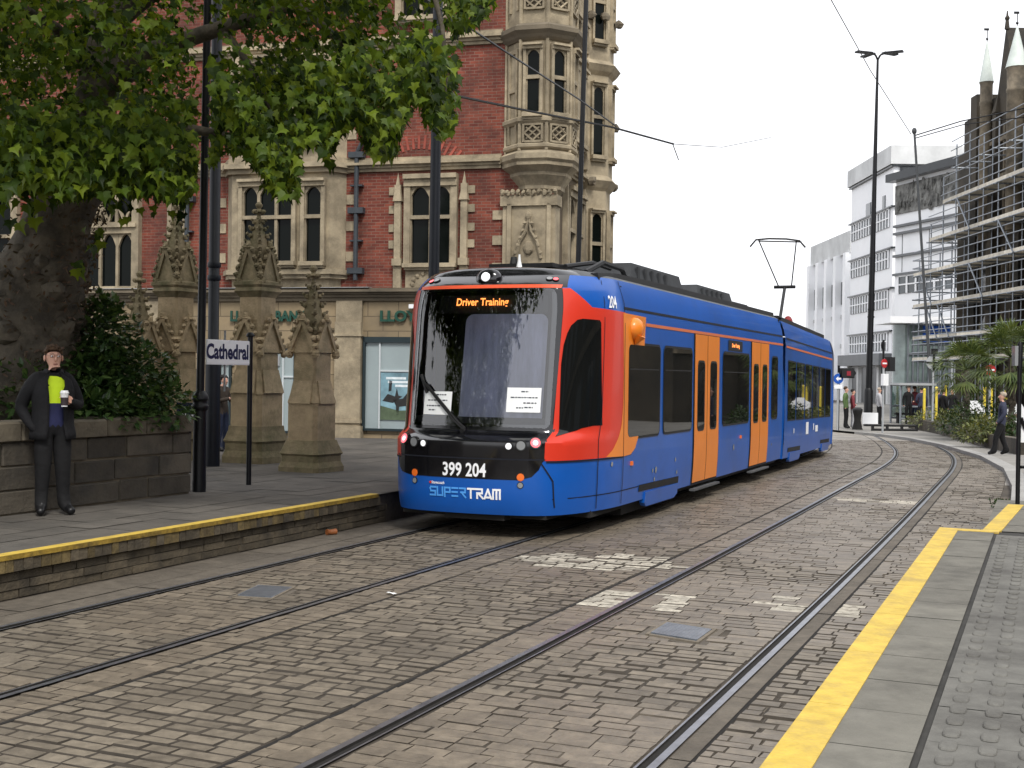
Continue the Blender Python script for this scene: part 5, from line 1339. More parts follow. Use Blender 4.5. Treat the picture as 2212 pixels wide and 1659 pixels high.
shrub('ivy_bush','tall dark ivy bush climbing beside the burred trunk','shrub',q,[((-.1,0,.55),(.55,.5,.6)),((.08,0,1.0),(.45,.45,.55)),((.4,0,.55),(.55,.5,.55)),((.65,-.1,.25),(.55,.5,.4)),((.02,.1,1.3),(.25,.3,.3))],5200,m_ivy,IVYS,.06,.11)

t=copy_tree(tree);t.location=TB0+Vector((-11.5,-12.5,0));t['label']='second plane tree of the churchyard, mirrored as dark streaks in the tram windscreen'
t['group']=tree['group']='plane trees of the churchyard'

# ---------------------------------------------------------------- people
m_skin=mat('skin',(.6,.34,.25),.5,.06,8,spec=.35);m_hair=mat('brown_hair',(.09,.05,.025),.7,.35,30,bump=.6,bsc=90);m_hairk=mat('dark_hair',(.015,.012,.01),.65,.3,30,bump=.4,bsc=80);m_hairw=mat('grey_hair',(.5,.42,.33),.7,.2,30)
m_jblack=mat('black_jacket_cloth',(.005,.005,.007),.85,.25,9,bump=.4,bsc=25);m_hiviz=mat('hi_vis_yellow_cloth',(.62,.85,.02),.7,.08,7,bump=.25,bsc=12);m_refl=mat('reflective_grey_tape',(.35,.35,.36),.4,.1,9)
m_navy=mat('navy_cloth',(.018,.022,.085),.8,.2,9,bump=.3,bsc=20);m_trous=mat('black_trousers',(.005,.005,.006),.85,.3,9,bump=.4,bsc=18);m_shoe=mat('black_shoe_leather',(.007,.007,.008),.4,.1,9)
m_brownj=mat('brown_jumper',(.06,.044,.032),.85,.2,9,bump=.3);m_jean=mat('dark_blue_jeans',(.012,.02,.05),.8,.25,9,bump=.3);m_greyc=mat('slate_jacket',(.035,.04,.075),.8,.2,9,bump=.3,bsc=16);m_palec=mat('pale_cloth',(.5,.5,.52),.8,.15,9);m_redc=mat('maroon_cloth',(.2,.03,.04),.8,.2,9)
def person(label,loc,rz,ht,mats,pose,group=None,hands=False,sub=2,thick=1.,zones=None,hair=None,cat='person'):
    """one continuous skinned body. mats: skin, top, legs, shoes (+extra). pose overrides joints. Faces -y."""
    J=dict(pel=(0,0,.95),waist=(0,.0,1.08),chest=(0,.01,1.3),up=(0,.02,1.42),neck=(0,.015,1.5),jaw=(0,-.03,1.565),face=(0,-.014,1.615),head=(0,.0,1.67),top=(0,.01,1.72),
     shL=(.17,.02,1.42),elL=(.23,.04,1.15),wrL=(.24,-.02,.92),haL=(.24,-.04,.84),shR=(-.17,.02,1.42),elR=(-.23,.04,1.15),wrR=(-.24,-.02,.92),haR=(-.24,-.04,.84),
     hiL=(.09,0,.92),knL=(.1,-.02,.5),anL=(.11,.02,.1),heL=(.11,.05,.05),toL=(.13,-.17,.035),hiR=(-.09,0,.92),knR=(-.1,-.02,.5),anR=(-.11,.02,.1),heR=(-.11,.05,.05),toR=(-.13,-.17,.035))
    J.update(pose);rad=dict(pel=.15,waist=.14,chest=.155,up=.12,neck=.055,jaw=.05,face=.078,head=.088,top=.07,hi=.105,kn=.078,an=.06,he=.05,to=.045,sh=.085,el=.064,wr=.044,ha=.038)
    E=[('pel','waist'),('waist','chest'),('chest','up'),('up','neck'),('neck','jaw'),('jaw','face'),('face','head'),('head','top')]
    for s in 'LR':E+=[('pel','hi'+s),('hi'+s,'kn'+s),('kn'+s,'an'+s),('an'+s,'to'+s),('an'+s,'he'+s),('up','sh'+s),('sh'+s,'el'+s),('el'+s,'wr'+s),('wr'+s,'ha'+s)]
    names=['pel']+[k for k in J if k!='pel'];V=[Vector(J[k]) for k in names];RR=[rad.get(k,rad.get(k[:2],.05))*(thick if k[:2] in('pe','wa','ch','up','sh','hi','el','kn') else 1) for k in names];ed=[(names.index(a),names.index(c)) for a,c in E]
    bone=[{'pel':2,'waist':1,'chest':1,'up':1,'neck':0,'jaw':0,'face':0,'head':0,'top':0}.get(k,{'sh':1,'el':1,'wr':1,'ha':0,'hi':2,'kn':2,'an':2,'he':3,'to':3}.get(k[:2],1)) for k in names]
    if hands:
        for s,sg in (('L',1),('R',-1)):
            if s=='R' and hands=='L':continue
            w_=Vector(J['wr'+s]);h_=Vector(J['ha'+s]);d=(h_-w_).normalized();side=Vector(pose.get('side'+s,(0,1,0))).normalized();curl=Vector(pose.get('curl'+s,(-sg,0,0))).normalized()
            base=h_+d*.02
            for i,(off,ln) in enumerate(((-.03,.062),(-.01,.072),(.01,.068),(.029,.054))):
                a=base+side*off;c=a+d*ln*.55+curl*ln*.25;e_=c+d*ln*.1+curl*ln*.5
                k0=len(V);V+=[a,c,e_];RR+=[.0105,.0095,.008];bone+=[0,0,0];ed+=[(names.index('ha'+s),k0),(k0,k0+1),(k0+1,k0+2)]
            a=w_.lerp(h_,.6)-side*.038;c=a+d*.03-side*.02+curl*.02;e_=c+d*.025+curl*.025;k0=len(V);V+=[a,c,e_];RR+=[.012,.0105,.009];bone+=[0,0,0];ed+=[(names.index('ha'+s),k0),(k0,k0+1),(k0+1,k0+2)]
    me=D.meshes.new('skeleton');me.from_pydata(V,ed,[]);o=D.objects.new('skeleton',me);COL.objects.link(o)
    mo=o.modifiers.new('skin','SKIN');mo.use_smooth_shade=True
    for i,d in enumerate(me.skin_vertices[0].data):
        d.radius=(RR[i],RR[i]*(.78 if i<len(names) and names[i] in('pel','waist','chest','up') else 1));d.use_root=(i==0)
    ss=o.modifiers.new('sub','SUBSURF');ss.levels=sub;ss.render_levels=sub
    dg=bpy.context.evaluated_depsgraph_get();dg.update();m2=D.meshes.new_from_object(o.evaluated_get(dg));D.objects.remove(o);D.meshes.remove(me)
    for m in mats:m2.materials.append(m)
    # clothing by nearest bone
    for p in m2.polygons:
        c=p.center;best=9;bi=0
        for a,e in ed:
            A_,B_=V[a],V[e];ab=B_-A_;t=max(0,min(1,(c-A_).dot(ab)/max(ab.length_squared,1e-9)));q=(c-(A_+ab*t)).length-lerp(RR[a],RR[e],t)
            if q<best:best=q;bi=bone[e] if t>.5 else bone[a];
        if c.z>J['neck'][2]+.02 and abs(c.x-J['neck'][0])<.14 and bi==1:bi=0
        if bi==2 and c.z>.9:bi=1
        p.material_index=bi
        if zones:
            z_=zones(c,p.normal,bi)
            if z_ is not None:p.material_index=z_
        p.use_smooth=True
    m2.name='person';s=ht/1.79
    t=D.objects.new('person',m2);COL.objects.link(t);t.location=loc;t.rotation_euler=(0,0,rz);t.scale=(s,s,s);tag(t,label,cat,group)
    b=MB();hd=Vector(J['head']);b.blob((hd.x,hd.y-.088,hd.z-.03),(.014,.022,.028),0,8,6);b.build('nose',mats[0],t,60)
    if hair:
        hm,ln=hair;b=MB();hd=Vector(J['head']);hv=Vector((J['top'][0]-J['jaw'][0],J['top'][1]-J['jaw'][1],J['top'][2]-J['jaw'][2])).normalized()
        b.blob((hd.x,hd.y+.024,hd.z+.045),(.088,.092,.08),0,14,10,.03)
        for i in range(len(b.v)):
            v=Vector(b.v[i])
            if v.y<hd.y-.02 and v.z<hd.z+.05:b.v[i]=tuple(v+Vector((0,.05,.035)))
            elif v.z<hd.z-.02-ln:b.v[i]=tuple(Vector((v.x*.9,v.y,hd.z-.02-ln)))
        if ln<.05:
            for k in range(40):
                d=rv(lr);d.z=abs(d.z)
                if d.y<-.7:continue
                q=Vector((hd.x+d.x*.085,hd.y+.015+d.y*.092,hd.z+.04+d.z*.08));b.blob(tuple(q),(.018,.018,.016),0,5,4,.3)
        b.build('hair',hm,t,60)
    return t,J
def standing_loc(u,v,z=PZ):return Vector(onz(u,v,z))
# man with a paper cup by the wall
ploc=standing_loc(112,1112);ploc=Vector((ploc.x,ploc.y,PZ))
def zone_main(c,n,bi):
    if bi in(1,2) and c.y<-.03 and abs(c.x)<.1 and c.y>-.185 and .93<c.z<1.475 and n.y<-.2:
        return 4 if c.z>1.19 else (5 if c.z>1.15 else 6)
    if bi==2 and c.z>.84:return 1
    return None
man,J=person('man in a black jacket and hi-vis yellow top holding a cup by the low wall',ploc,math.radians(34),1.73,[m_skin,m_jblack,m_trous,m_shoe,m_hiviz,m_refl,m_navy],
 dict(shR=(-.19,.02,1.42),elR=(-.31,.12,1.13),wrR=(-.215,-.03,.925),haR=(-.15,-.04,.87),elL=(.27,.02,1.14),wrL=(.13,-.215,1.2),haL=(.09,-.25,1.225),sideL=(0,0,1),curlL=(-.75,.35,0),sideR=(0,1,0),curlR=(.5,0,-.5),
 toL=(.17,-.18,.035),toR=(-.15,-.15,.035),anL=(.12,.02,.1),neck=(0,.012,1.505)),hands='L',thick=1.13,zones=zone_main,hair=(m_hair,.02))
b=MB();hd=Vector(J['head'])
for s in (-1,1):
    for (xa,za,xb,zb) in ((.013,.016,.058,.016),(.058,.016,.056,-.014),(.056,-.014,.016,-.016),(.016,-.016,.013,.016)):b.tube([(s*xa,hd.y-.101+.25*max(0,xa-.03),hd.z+za),(s*xb,hd.y-.101+.25*max(0,xb-.03),hd.z+zb)],.0018,4)
    b.tube([(s*.058,hd.y-.094,hd.z+.012),(s*.092,hd.y+.02,hd.z+.008)],.0018,4)
b.tube([(-.013,hd.y-.103,hd.z+.008),(.013,hd.y-.103,hd.z+.008)],.0018,4);b.build('glasses',m_black,man)
for s in (-1,1):
    b=MB();b.blob((s*.034,hd.y-.078,hd.z),(.013,.008,.008),0,8,6);o=b.build('eye',m_white,man,60);b=MB();b.blob((s*.034+.003,hd.y-.084,hd.z),(.006,.004,.006),0,8,6);b.build('pupil',m_black,o,60)
    b=MB();b.tube([(s*.016,hd.y-.09,hd.z+.026),(s*.04,hd.y-.09,hd.z+.031),(s*.056,hd.y-.075,hd.z+.026)],[.002,.003,.002],5);b.build('eyebrow',m_hair,man,60)
b=MB();b.tube([(-.022,hd.y-.083,hd.z-.082),(0,hd.y-.088,hd.z-.083),(.022,hd.y-.083,hd.z-.082)],[.003,.006,.003],6);b.build('mouth',mat('lips',(.3,.1,.09),.5,0,1),man)
b=MB()
for s in (-1,1):b.blob((s*.09,hd.y+.005,hd.z-.02),(.012,.022,.034),0,8,6)
b.build('ear',m_skin,man,60)
b=MB()      # open jacket fronts and turned-up collar
for s in (-1,1):
    b.tube([(s*.062,-.075,1.49),(s*.08,-.01,1.51),(s*.05,.06,1.52)],[.024,.03,.03],6)
n_=26
lv=[(.8,.235,.185,.42),(.86,.232,.182,.4),(.95,.215,.17,.36),(1.05,.212,.168,.36),(1.15,.216,.172,.34),(1.25,.222,.178,.36),(1.34,.222,.176,.4),(1.42,.2,.152,.45),(1.48,.125,.11,.5),(1.515,.09,.095,.7)]
for z,rx,ry,op in lv:
    for i in range(n_+1):
        a=-math.pi/2+op+(2*math.pi-2*op)*i/n_;q=1+.05*noise.noise(Vector((math.cos(a)*2,math.sin(a)*2,z*3)))+.03*math.sin(a*9+z*4)*(1.4-z)
        b.v.append((rx*q*math.cos(a),.008+ry*q*math.sin(a),z))
o_=len(b.v)-len(lv)*(n_+1)
for j in range(len(lv)-1):
    for i in range(n_):b.f.append((o_+j*(n_+1)+i,o_+j*(n_+1)+i+1,o_+(j+1)*(n_+1)+i+1,o_+(j+1)*(n_+1)+i));b.m.append(0)
jk=b.build('jacket',m_jblack,man,60,fix=False);so_=jk.modifiers.new('cloth','SOLIDIFY');so_.thickness=.012
M_=man.matrix_basis if False else Matrix.Translation(ploc)@Matrix.Rotation(math.radians(34),4,'Z')@Matrix.Scale(1.73/1.79,4)
cp0=M_@(Vector(J['haL'])+Vector((-.045,-.03,.0)))
t=thing('paper_cup','white lidded paper coffee cup held by the man in the black jacket','cup',cp0,0)
b=MB();b.lathe([(.03,-.075),(.04,.06),(.041,.062)],16);b.build('cup_body',m_white,t,40)
b=MB();b.lathe([(.0425,.055),(.044,.06),(.044,.068),(.038,.072),(.036,.085),(.034,.087)],16);b.build('lid',m_white,t,40)
b=MB();b.lathe([(.0335,-.062),(.0388,.018)],16);b.build('sleeve',mat('dark_cup_sleeve',(.05,.035,.04),.6,.3,30),t,40)
# man reading behind the poles
q=Vector(atY(479,969,24.))
person('man in a brown jumper and jeans looking down at a phone behind the black poles',(q.x,q.y,PZ-.06),math.radians(62),1.5,[m_skin,m_brownj,m_jean,m_shoe],
 dict(head=(0,-.05,1.645),top=(0,-.05,1.71),jaw=(0,-.085,1.555),face=(0,-.068,1.6),elL=(.24,-.05,1.16),wrL=(.1,-.26,1.22),haL=(.06,-.3,1.24),elR=(-.24,-.05,1.16),wrR=(-.1,-.26,1.22),haR=(-.06,-.3,1.24)),hair=(m_hairk,.03),sub=1)

# ---------------------------------------------------------------- far right: pavement, planter, street furniture
m_pave=mat('pale_pavement',(.3,.285,.26),.85,.14,1.5,bump=.2,bsc=20,dark=(.2,.19,.17),dsc=.6)
KP=[(2183,1092),(2186,1050),(2168,1012),(2118,985),(2040,962),(1960,946),(1900,938),(1845,933)]
kp=[Vector(onz(u,v,.08)) for u,v in KP]
b=MB();ib=[Vector((q.x+60,q.y+ (25 if i>3 else 0),q.z)) for i,q in enumerate(kp)]
for i in range(len(kp)-1):b.add([kp[i],kp[i+1],ib[i+1],ib[i]],[(0,1,2,3)])
q=kp[-1];b.add([q,Vector((q.x-10,q.y+45,q.z)),Vector((q.x+60,q.y+90,q.z)),ib[-1]],[(0,1,2,3)])
struct(b.build('pavement',m_pave))
b=MB()
for i in range(len(kp)-1):
    a,c=kp[i],kp[i+1];n_=max(1,int((c-a).length/.9));d_=(c-a).normalized();nn=Vector((d_.y,-d_.x,0))
    for k in range(n_):
        p,r=a.lerp(c,k/n_),a.lerp(c,(k+.985)/n_);b.add([p+Vector((0,0,-.1)),r+Vector((0,0,-.1)),r+nn*.3+Vector((0,0,-.1)),p+nn*.3+Vector((0,0,-.1)),p+Vector((0,0,.012)),r+Vector((0,0,.012)),r+nn*.3+Vector((0,0,.012)),p+nn*.3+Vector((0,0,.012))],[(4,5,6,7),(0,1,5,4),(1,2,6,5),(2,3,7,6),(3,0,4,7)])
struct(b.build('kerb',mat('pale_kerb_stone',(.36,.35,.33),.8,.1,4,isl=.12)))
PP=[(1978,925),(2035,936),(2090,950),(2145,966),(2225,984)]
pp_=[Vector(onz(u,v,.08)) for u,v in PP]
pw=thing('planter_kerb','dark stone planter edge curving along the right pavement under the shrubs','planter',pp_[2],0)
b=MB()
for i in range(len(pp_)-1):
    a,c=pp_[i]-pp_[2],pp_[i+1]-pp_[2];d_=(c-a).normalized();nn=Vector((d_.y,-d_.x,0))
    for k in range(6):
        p,r=a.lerp(c,k/6),a.lerp(c,(k+.985)/6);h_=.42;b.add([p,r,r+nn*.3,p+nn*.3]+[x+Vector((0,0,h_)) for x in (p,r,r+nn*.3,p+nn*.3)],[(4,5,6,7),(0,1,5,4),(1,2,6,5),(2,3,7,6),(3,0,4,7)])
b.build('edging',m_block,pw)
b=MB();z_=.36;b.add([pp_[0]-pp_[2]+Vector((.25,0,z_)),pp_[1]-pp_[2]+Vector((.25,0,z_)),pp_[2]-pp_[2]+Vector((.25,0,z_)),pp_[3]-pp_[2]+Vector((.25,0,z_)),pp_[4]-pp_[2]+Vector((.25,.2,z_)),pp_[4]-pp_[2]+Vector((4,6,z_)),pp_[0]-pp_[2]+Vector((7,3,z_))],[tuple(range(7))]);b.build('soil',MATS['dark_soil'],pw)
m_shrubl=leafmat('pale_shrub_leaf',(.12,.15,.05),.2,.4,.5);m_shrubd=leafmat('dark_shrub_leaf',(.04,.085,.025),.15,.4,.4);m_palm=leafmat('palm_frond',(.085,.13,.04),.2,.35,.45,.3)
def sh(label,u,v,Y,w,h,n,m):
    p=Vector(A(u,v,Y));shrub('shrub',label,'shrub',(p.x,p.y,gz(Y)+.3),[((0,0,h*.35),(w,w,h*.6)),((w*.6,.2,h*.2),(w*.7,w*.7,h*.5)),((-w*.6,0,h*.15),(w*.7,w*.7,h*.45))],n,m,OVAL,.08,.17,'shrubs in the right-hand planter')
sh('low grey-green shrub at the far end of the stone planter',2030,930,51,1.2,.7,1300,m_shrubl)
sh('pale green shrub beside the dark rounded bush in the planter',2075,930,46,.9,.9,1300,m_shrubl)
sh('dark rounded bush in the middle of the planter behind the walking man',2118,930,43,1.15,1.5,2200,m_shrubd)
sh('yellow-green shrub next to the legs of the walking man',2128,960,37.5,.75,.75,1300,m_shrubl)
sh('leafy green shrub right of the walking man',2196,950,37,.6,.9,1000,m_shrubd)
def palm(label,u,v0,v1,Y,r,n):
    p=Vector(A(u,v0,Y));p.z=gz(Y)+.1;top=A(u,v1,Y).z-p.z;t=thing('fan_palm',label,'palm',p,0,'palms in the right-hand planter')
    b=MB();b.tube([(0,0,0),(.05,0,top*.5),(0,0,top)],[.12,.1,.09],8)
    for k in range(30):
        a=lr.uniform(0,6.28);z_=lr.uniform(top*.25,top);b.blob((.12*math.cos(a),.12*math.sin(a),z_),(.06,.06,.1),0,5,4,.3)
    b.build('trunk',m_bark,t);b=MB()
    for k in range(n):
        a=lr.uniform(0,6.28);el=lr.uniform(-.7,1.3);d_=Vector((math.cos(a)*math.cos(el),math.sin(a)*math.cos(el),math.sin(el)));L_=r*lr.uniform(.45,.65);c=Vector((0,0,top))+d_*L_-Vector((0,0,.12*L_*L_))
        b.tube([(0,0,top),tuple(c)],[.012,.008],3);side=d_.cross(Vector((0,0,1))).normalized();up=side.cross(d_)
        for j in range(13):
            q=(j-6)/6*1.25;bd=(d_*math.cos(q)+side*math.sin(q)-Vector((0,0,.25*abs(q))));ln=r*lr.uniform(.35,.5);w_=up.cross(bd).normalized()*.017*r;e1=c+bd*ln*.55;e2=c+bd*ln-Vector((0,0,ln*.18))
            b.add([c,e1-w_,e2,e1+w_],[(0,1,2,3)])
    b.build('frond',m_palm,t,fix=False)
palm('fan palm with drooping fronds rising from the middle of the planter',2085,900,800,45,1.5,60)
palm('taller fan palm at the right edge behind the black post',2182,900,772,41,1.6,64)
# walking man and the distant passers-by
q=Vector(onz(2163,984,.085))
person('grey-haired man in a slate jacket and dark trousers walking past the stone planter',q,math.radians(-105),1.62,[m_skin,m_greyc,m_trous,m_shoe],dict(knL=(.1,-.16,.52),anL=(.11,-.2,.12),heL=(.11,-.16,.06),toL=(.12,-.38,.05),knR=(-.1,.02,.5),anR=(-.11,.16,.14),heR=(-.11,.22,.1),toR=(-.12,-.02,.04),wrL=(.22,-.12,.95),haL=(.2,-.18,.9),wrR=(-.22,.1,.95),haR=(-.22,.1,.87)),hair=(m_hairw,.02),sub=1,thick=1.12)
CR=[('person in a green vest among the passers-by beyond the tram tail',1827,905,52,mat('faded_green_vest',(.09,.15,.05),.8,.2,5),m_trous),('person in a maroon top and pale trousers standing by the dark bin',1842,906,52,m_redc,m_palec),('person in a white shirt and black jacket in the shop doorway',1899,903,57,m_palec,m_trous),
('person in dark clothes inside the glass shelter',1962,908,58,m_jblack,m_trous),('person in a maroon top inside the glass shelter',1975,906,59,m_redc,m_jean),('person in grey walking out of the glass shelter',1990,908,57,m_greyc,m_trous),
('person in a black coat in front of the tall yellow post',2038,905,55,m_jblack,m_trous),('person in navy near the yellow posts',2027,903,58,m_navy,m_jean),('person in a dark top half hidden by the palm',2056,902,57,m_jblack,m_jean)]
for i,(lab,u,v,Y,mt,ml) in enumerate(CR):
    p=A(u,v,Y);p.z=gz(Y)+.08
    person(lab,p,R.uniform(0,6.28),R.uniform(1.62,1.8),[m_skin,mt,ml,m_shoe],dict(wrL=(.2,-.15,1.05),haL=(.15,-.2,1.08)) if i%2 else {},'passers-by beyond the tram',sub=1,hair=(R.choice((m_hair,m_hairk,m_hairw)),.03))
# tall street lamp with four flat lanterns
lp=Vector(A(1875,917,55));lp.z=gz(55)+.05
t=thing('street_lamp','very tall black street lamp with four flat lanterns, beyond the tram','street lamp',lp,0)
tp=A(1896,130,55)-lp
b=MB();b.tube([(0,0,0),(.0,0,.02),(0,0,1.6),(0,0,1.7)],[.2,.2,.19,.15],14);b.build('base',m_black,t,40)
b=MB();b.tube([(0,0,1.6),(tp.x*.4,0,tp.z*.4),(tp.x*.75,0,tp.z*.75),(tp.x,0,tp.z)],[.14,.125,.085,.05],12)
for f_,r_ in ((.3,.15),(.32,.15),(.46,.13),(.36,.145)):b.tube([(tp.x*f_,0,tp.z*f_-.04),(tp.x*f_,0,tp.z*f_+.04)],r_,12)
b.build('shaft',m_black,t,40)
for dx,dy,dz in ((-1,-.3,.1),(-.35,.9,.45),(1,.5,.4),(1,-.5,.1)):
    d_=Vector((dx,dy,0)).normalized();b=MB();p0=tp+Vector((0,0,.0));p1=tp+d_*.35+Vector((0,0,.25+dz*.3));b.tube([p0,tp+d_*.12+Vector((0,0,.22)),p1],.04,6)
    c=p1+d_*.35;b.obox(c,d_,.38,Vector((-d_.y,d_.x,0)),.13,(0,0,1),.035);b.build('lantern',m_black,t)
# overhead wires and the far mast
def wire(label,pts,r,group='overhead wires',sag=0.):
    P=[]
    for p,q in zip(pts,pts[1:]):
        for k in range(6):
            f_=k/6;P.append(p.lerp(q,f_)-Vector((0,0,sag*4*f_*(1-f_))))
    P.append(pts[-1]);b=MB();b.tube(P,r,5);return tag(b.build('overhead_wire',m_black),label,'wire',group)
wire('thin span wire from the tree crown down across the corner turret',[A(900,-15,17),A(1120,130,21),A(1250,214,25),A(1330,272,28)],.017)
wire('thick span wire from the pole in the tree across the turret to the sky',[A(935,196,23),A(1120,235,26),A(1320,274,30),A(1455,311,33)],.026)
wire('thin wire carried on over the tram from the span wire knot',[A(1455,311,33),A(1560,318,38),A(1665,297,44)],.010)
wire('short hanger wire below the span wire knot over the tram',[A(1452,308,33),A(1466,346,33)],.014)
wire('grey stay wire slanting past the tall street lamp',[A(1790,-10,36),A(1880,152,44),A(1968,290,55)],.016)
wire('upper bracket wire from the far mast to the scaffolded building',[A(1975,293,58),A(2075,262,60),A(2240,228,62)],.03)
wire('lower bracket wire from the far mast to the scaffolded building',[A(1975,299,58),A(2085,268,60),A(2240,250,62)],.025)
mp_=Vector(A(2016,908,58));mp_.z=gz(58)+.05;t=thing('overhead_line_pole','thin dark mast in front of the scaffolding holding the bracket wires','pole',mp_,0)
b=MB();tq=A(1975,283,58)-mp_;b.tube([(0,0,0),(tq.x*.5,0,tq.z*.5),tuple(tq)],[.08,.065,.055],8);b.blob(tuple(tq),(.12,.12,.16),0,8,6);b.build('shaft',mat('grey_mast_paint',(.07,.075,.08),.5,.2,1),t)
# road signs and signals
m_sred=mat('sign_red',(.5,.015,.02),.4,.05,1);m_sblue=mat('sign_blue',(.01,.1,.5),.4,.05,1);m_grey=mat('grey_sign_back',(.45,.47,.48),.45,.1,1)
def disc_sign(label,u,v,Y,r,vb,face_m,bar=None,rz=0.,pm=None,cat='road sign',plate=None):
    p=A(u,v,Y);g=p.copy();g.z=gz(Y)+.08;t=thing('road_sign',label,cat,g,rz,'road signs beyond the tram');h=p.z-g.z
    b=MB();b.tube([(0,.05,0),(0,.05,h+r*1.2)],.04,8);b.build('post',pm or m_grey,t)
    b=MB();b.add([(r*math.cos(a),d_,h+r*math.sin(a)) for d_ in (0,.03) for a in [2*math.pi*k/24 for k in range(24)]],[tuple(range(24)),tuple(range(24,48))]+[(k,(k+1)%24,(k+1)%24+24,k+24) for k in range(24)]);o=b.build('sign_face',face_m,t)
    if bar:
        b=MB();b.box(-r*.75,r*.75,-.006,-.002,h-r*.17,h+r*.17) if bar=='bar' else b.add([(-r*.5,-.005,h),(0,-.005,h-r*.55),(0,-.005,h-r*.2),(r*.6,-.005,h-r*.2),(r*.6,-.005,h+r*.2),(0,-.005,h+r*.2),(0,-.005,h+r*.5)],[tuple(range(7))]);b.build('symbol',m_white,o)
    if plate:
        b=MB();b.box(-r*.8,r*.8,-.01,.02,h-r*2,h-r*1.2);b.build('plate',m_white,t)
    return t,h
t,h=disc_sign('red no-entry sign on a grey post beside a black signal box left of the shelter',1911,785,48,.17,917,m_sred,'bar',math.radians(35))
b=MB();b.box(.18,.5,-.1,.15,h-.3,h+.25);b.build('signal_box',m_blackm,t);b=MB();b.box(-.18,.12,-.1,.02,h-.85,h-.4);b.build('plate',m_white,t);b=MB();b.tube([(-.02,.05,h+.1),(-.02,.05,h+.9)],.045,6);b.blob((-.15,0,h+.7),(.07,.07,.16),0,6,4,.2);b.build('lamp_bracket',m_black,t)
disc_sign('red no-entry sign standing among the palms',2139,799,47,.2,900,m_sred,'bar',math.radians(-15))
t,h=disc_sign('grey back of a round sign on the post in front of the palms',2017,783,50,.29,910,m_grey,None,0)
b=MB();b.tube([(-.0,-.02,h-.32),(0,-.02,h+.5)],.045,6);b.box(-.13,.13,-.08,.02,h+.32,h+.55);b.box(-.3,.3,-.03,-.005,h-.03,h+.03);b.build('clamp',m_black,t)
disc_sign('blue round sign with a white arrow beside the tram tail',1811,818,50,.2,910,m_sblue,'arrow',0,None,'road sign',True)
p=A(1832,806,50);g=p.copy();g.z=gz(50)+.08;t=thing('traffic_signal','black signal head showing a red light beside the blue arrow sign','traffic signal',g,0);h=p.z-g.z
b=MB();b.box(-.27,.2,-.1,.2,h-.16,h+.16);b.add([(.2,-.1,h-.16),(.2,-.1,h+.16),(.33,0,h)],[(0,1,2)]);b.box(-.33,.26,.0,.03,h-.2,h+.2);b.build('signal_box',m_blackm,t);b=MB();b.tube([(-.35,.1,0),(-.35,.1,h+.3)],.05,8);b.tube([(-.35,.1,h),(-.1,.1,h)],.03,6);b.build('post',m_black,t)
b=MB();b.box(-.08,.08,-.115,-.1,h-.1,h+.08);b.build('red_lamp',mat('red_signal_lamp',(.2,.015,.025),.4,0,1,emit=(1,.1,.14,.03)),t)
q=Vector(A(1852,917,51));q.z=gz(51)+.05;t=thing('litter_bin','dark waisted litter bin at the kerb beside the tall street lamp','bin',q,0)
b=MB();b.lathe([(.24,0),(.2,.1),(.14,.4),(.16,.62),(.2,.75),(.2,.8)],12);b.build('bin_body',m_under,t,40);b=MB();b.lathe([(.21,.8),(.21,.86),(.12,.93)],12);b.build('lid',m_blackm,t,40)
b=MB();q=Vector(A(1885,914,50));q.z=gz(50)+.05;t=thing('guard_rail','low white and dark barrier rail on the far pavement','barrier',q,0)
e_=A(1980,912,50)-q;
b.tube([(0,0,.25),(e_.x,0,.25)],.05,6);b.tube([(0,0,.08),(e_.x,0,.08)],.05,6)
for k in range(4):b.tube([(e_.x*k/3,0,0),(e_.x*k/3,0,.3)],.06,6)
b.build('rails',m_blackm,t);b=MB();b.box(-.4,.2,-.05,.05,.3,.75);b.build('panel',m_white,t)
# glass shelter
q=Vector(A(1945,908,58));q.z=gz(58)+.08;t=thing('tram_shelter','grey framed glass shelter on the far pavement left of the palms','shelter',q,0);W_=(A(2012,908,58)-q).x;hh=A(1945,832,58).z-q.z
b=MB()
for x in (0,W_*.33,W_*.66,W_):
    for y in (0,1.5):b.tube([(x,y,0),(x,y,hh)],.05,6)
for z in (.25,hh*.45,hh):
    for y in (0,1.5):b.tube([(0,y,z),(W_,y,z)],.045,6)
b.build('frame',m_steel,t);b=MB();b.box(-.15,W_+.15,-.2,1.7,hh,hh+.1);b.build('roof',m_grey,t)
b=MB();b.box(.1,W_-.1,1.0,1.3,.4,.5);b.box(.2,.3,1.0,1.3,0,.4);b.box(W_-.3,W_-.2,1.0,1.3,0,.4);b.build('bench',m_under,t)
gm=D.materials.new('shelter_glass');gm.use_nodes=True;N=gm.node_tree;N.nodes.clear();g1=N.nodes.new('ShaderNodeBsdfGlossy');g1.inputs[1].default_value=.04;g2=N.nodes.new('ShaderNodeBsdfTransparent');g2.inputs[0].default_value=(.6,.68,.66,1);ms_=N.nodes.new('ShaderNodeMixShader');ms_.inputs[0].default_value=.1;oo=N.nodes.new('ShaderNodeOutputMaterial');N.links.new(g2.outputs[0],ms_.inputs[1]);N.links.new(g1.outputs[0],ms_.inputs[2]);N.links.new(ms_.outputs[0],oo.inputs[0])
b=MB();b.box(0,W_,1.49,1.51,.3,hh-.05);b.build('glass_panel',gm,t)
m_ypole=mat('yellow_post_paint',(.7,.55,.06),.45,.08,2)
YPL=['at the left end of the row of yellow posts','second yellow post, just right of the round sign post','tallest of the yellow posts, in front of the black-coated person','between the palm trunk and the white arched board','right of the white arched board','beside the no-entry sign under the palms','behind the head of the walking man','next to the black post at the right edge']
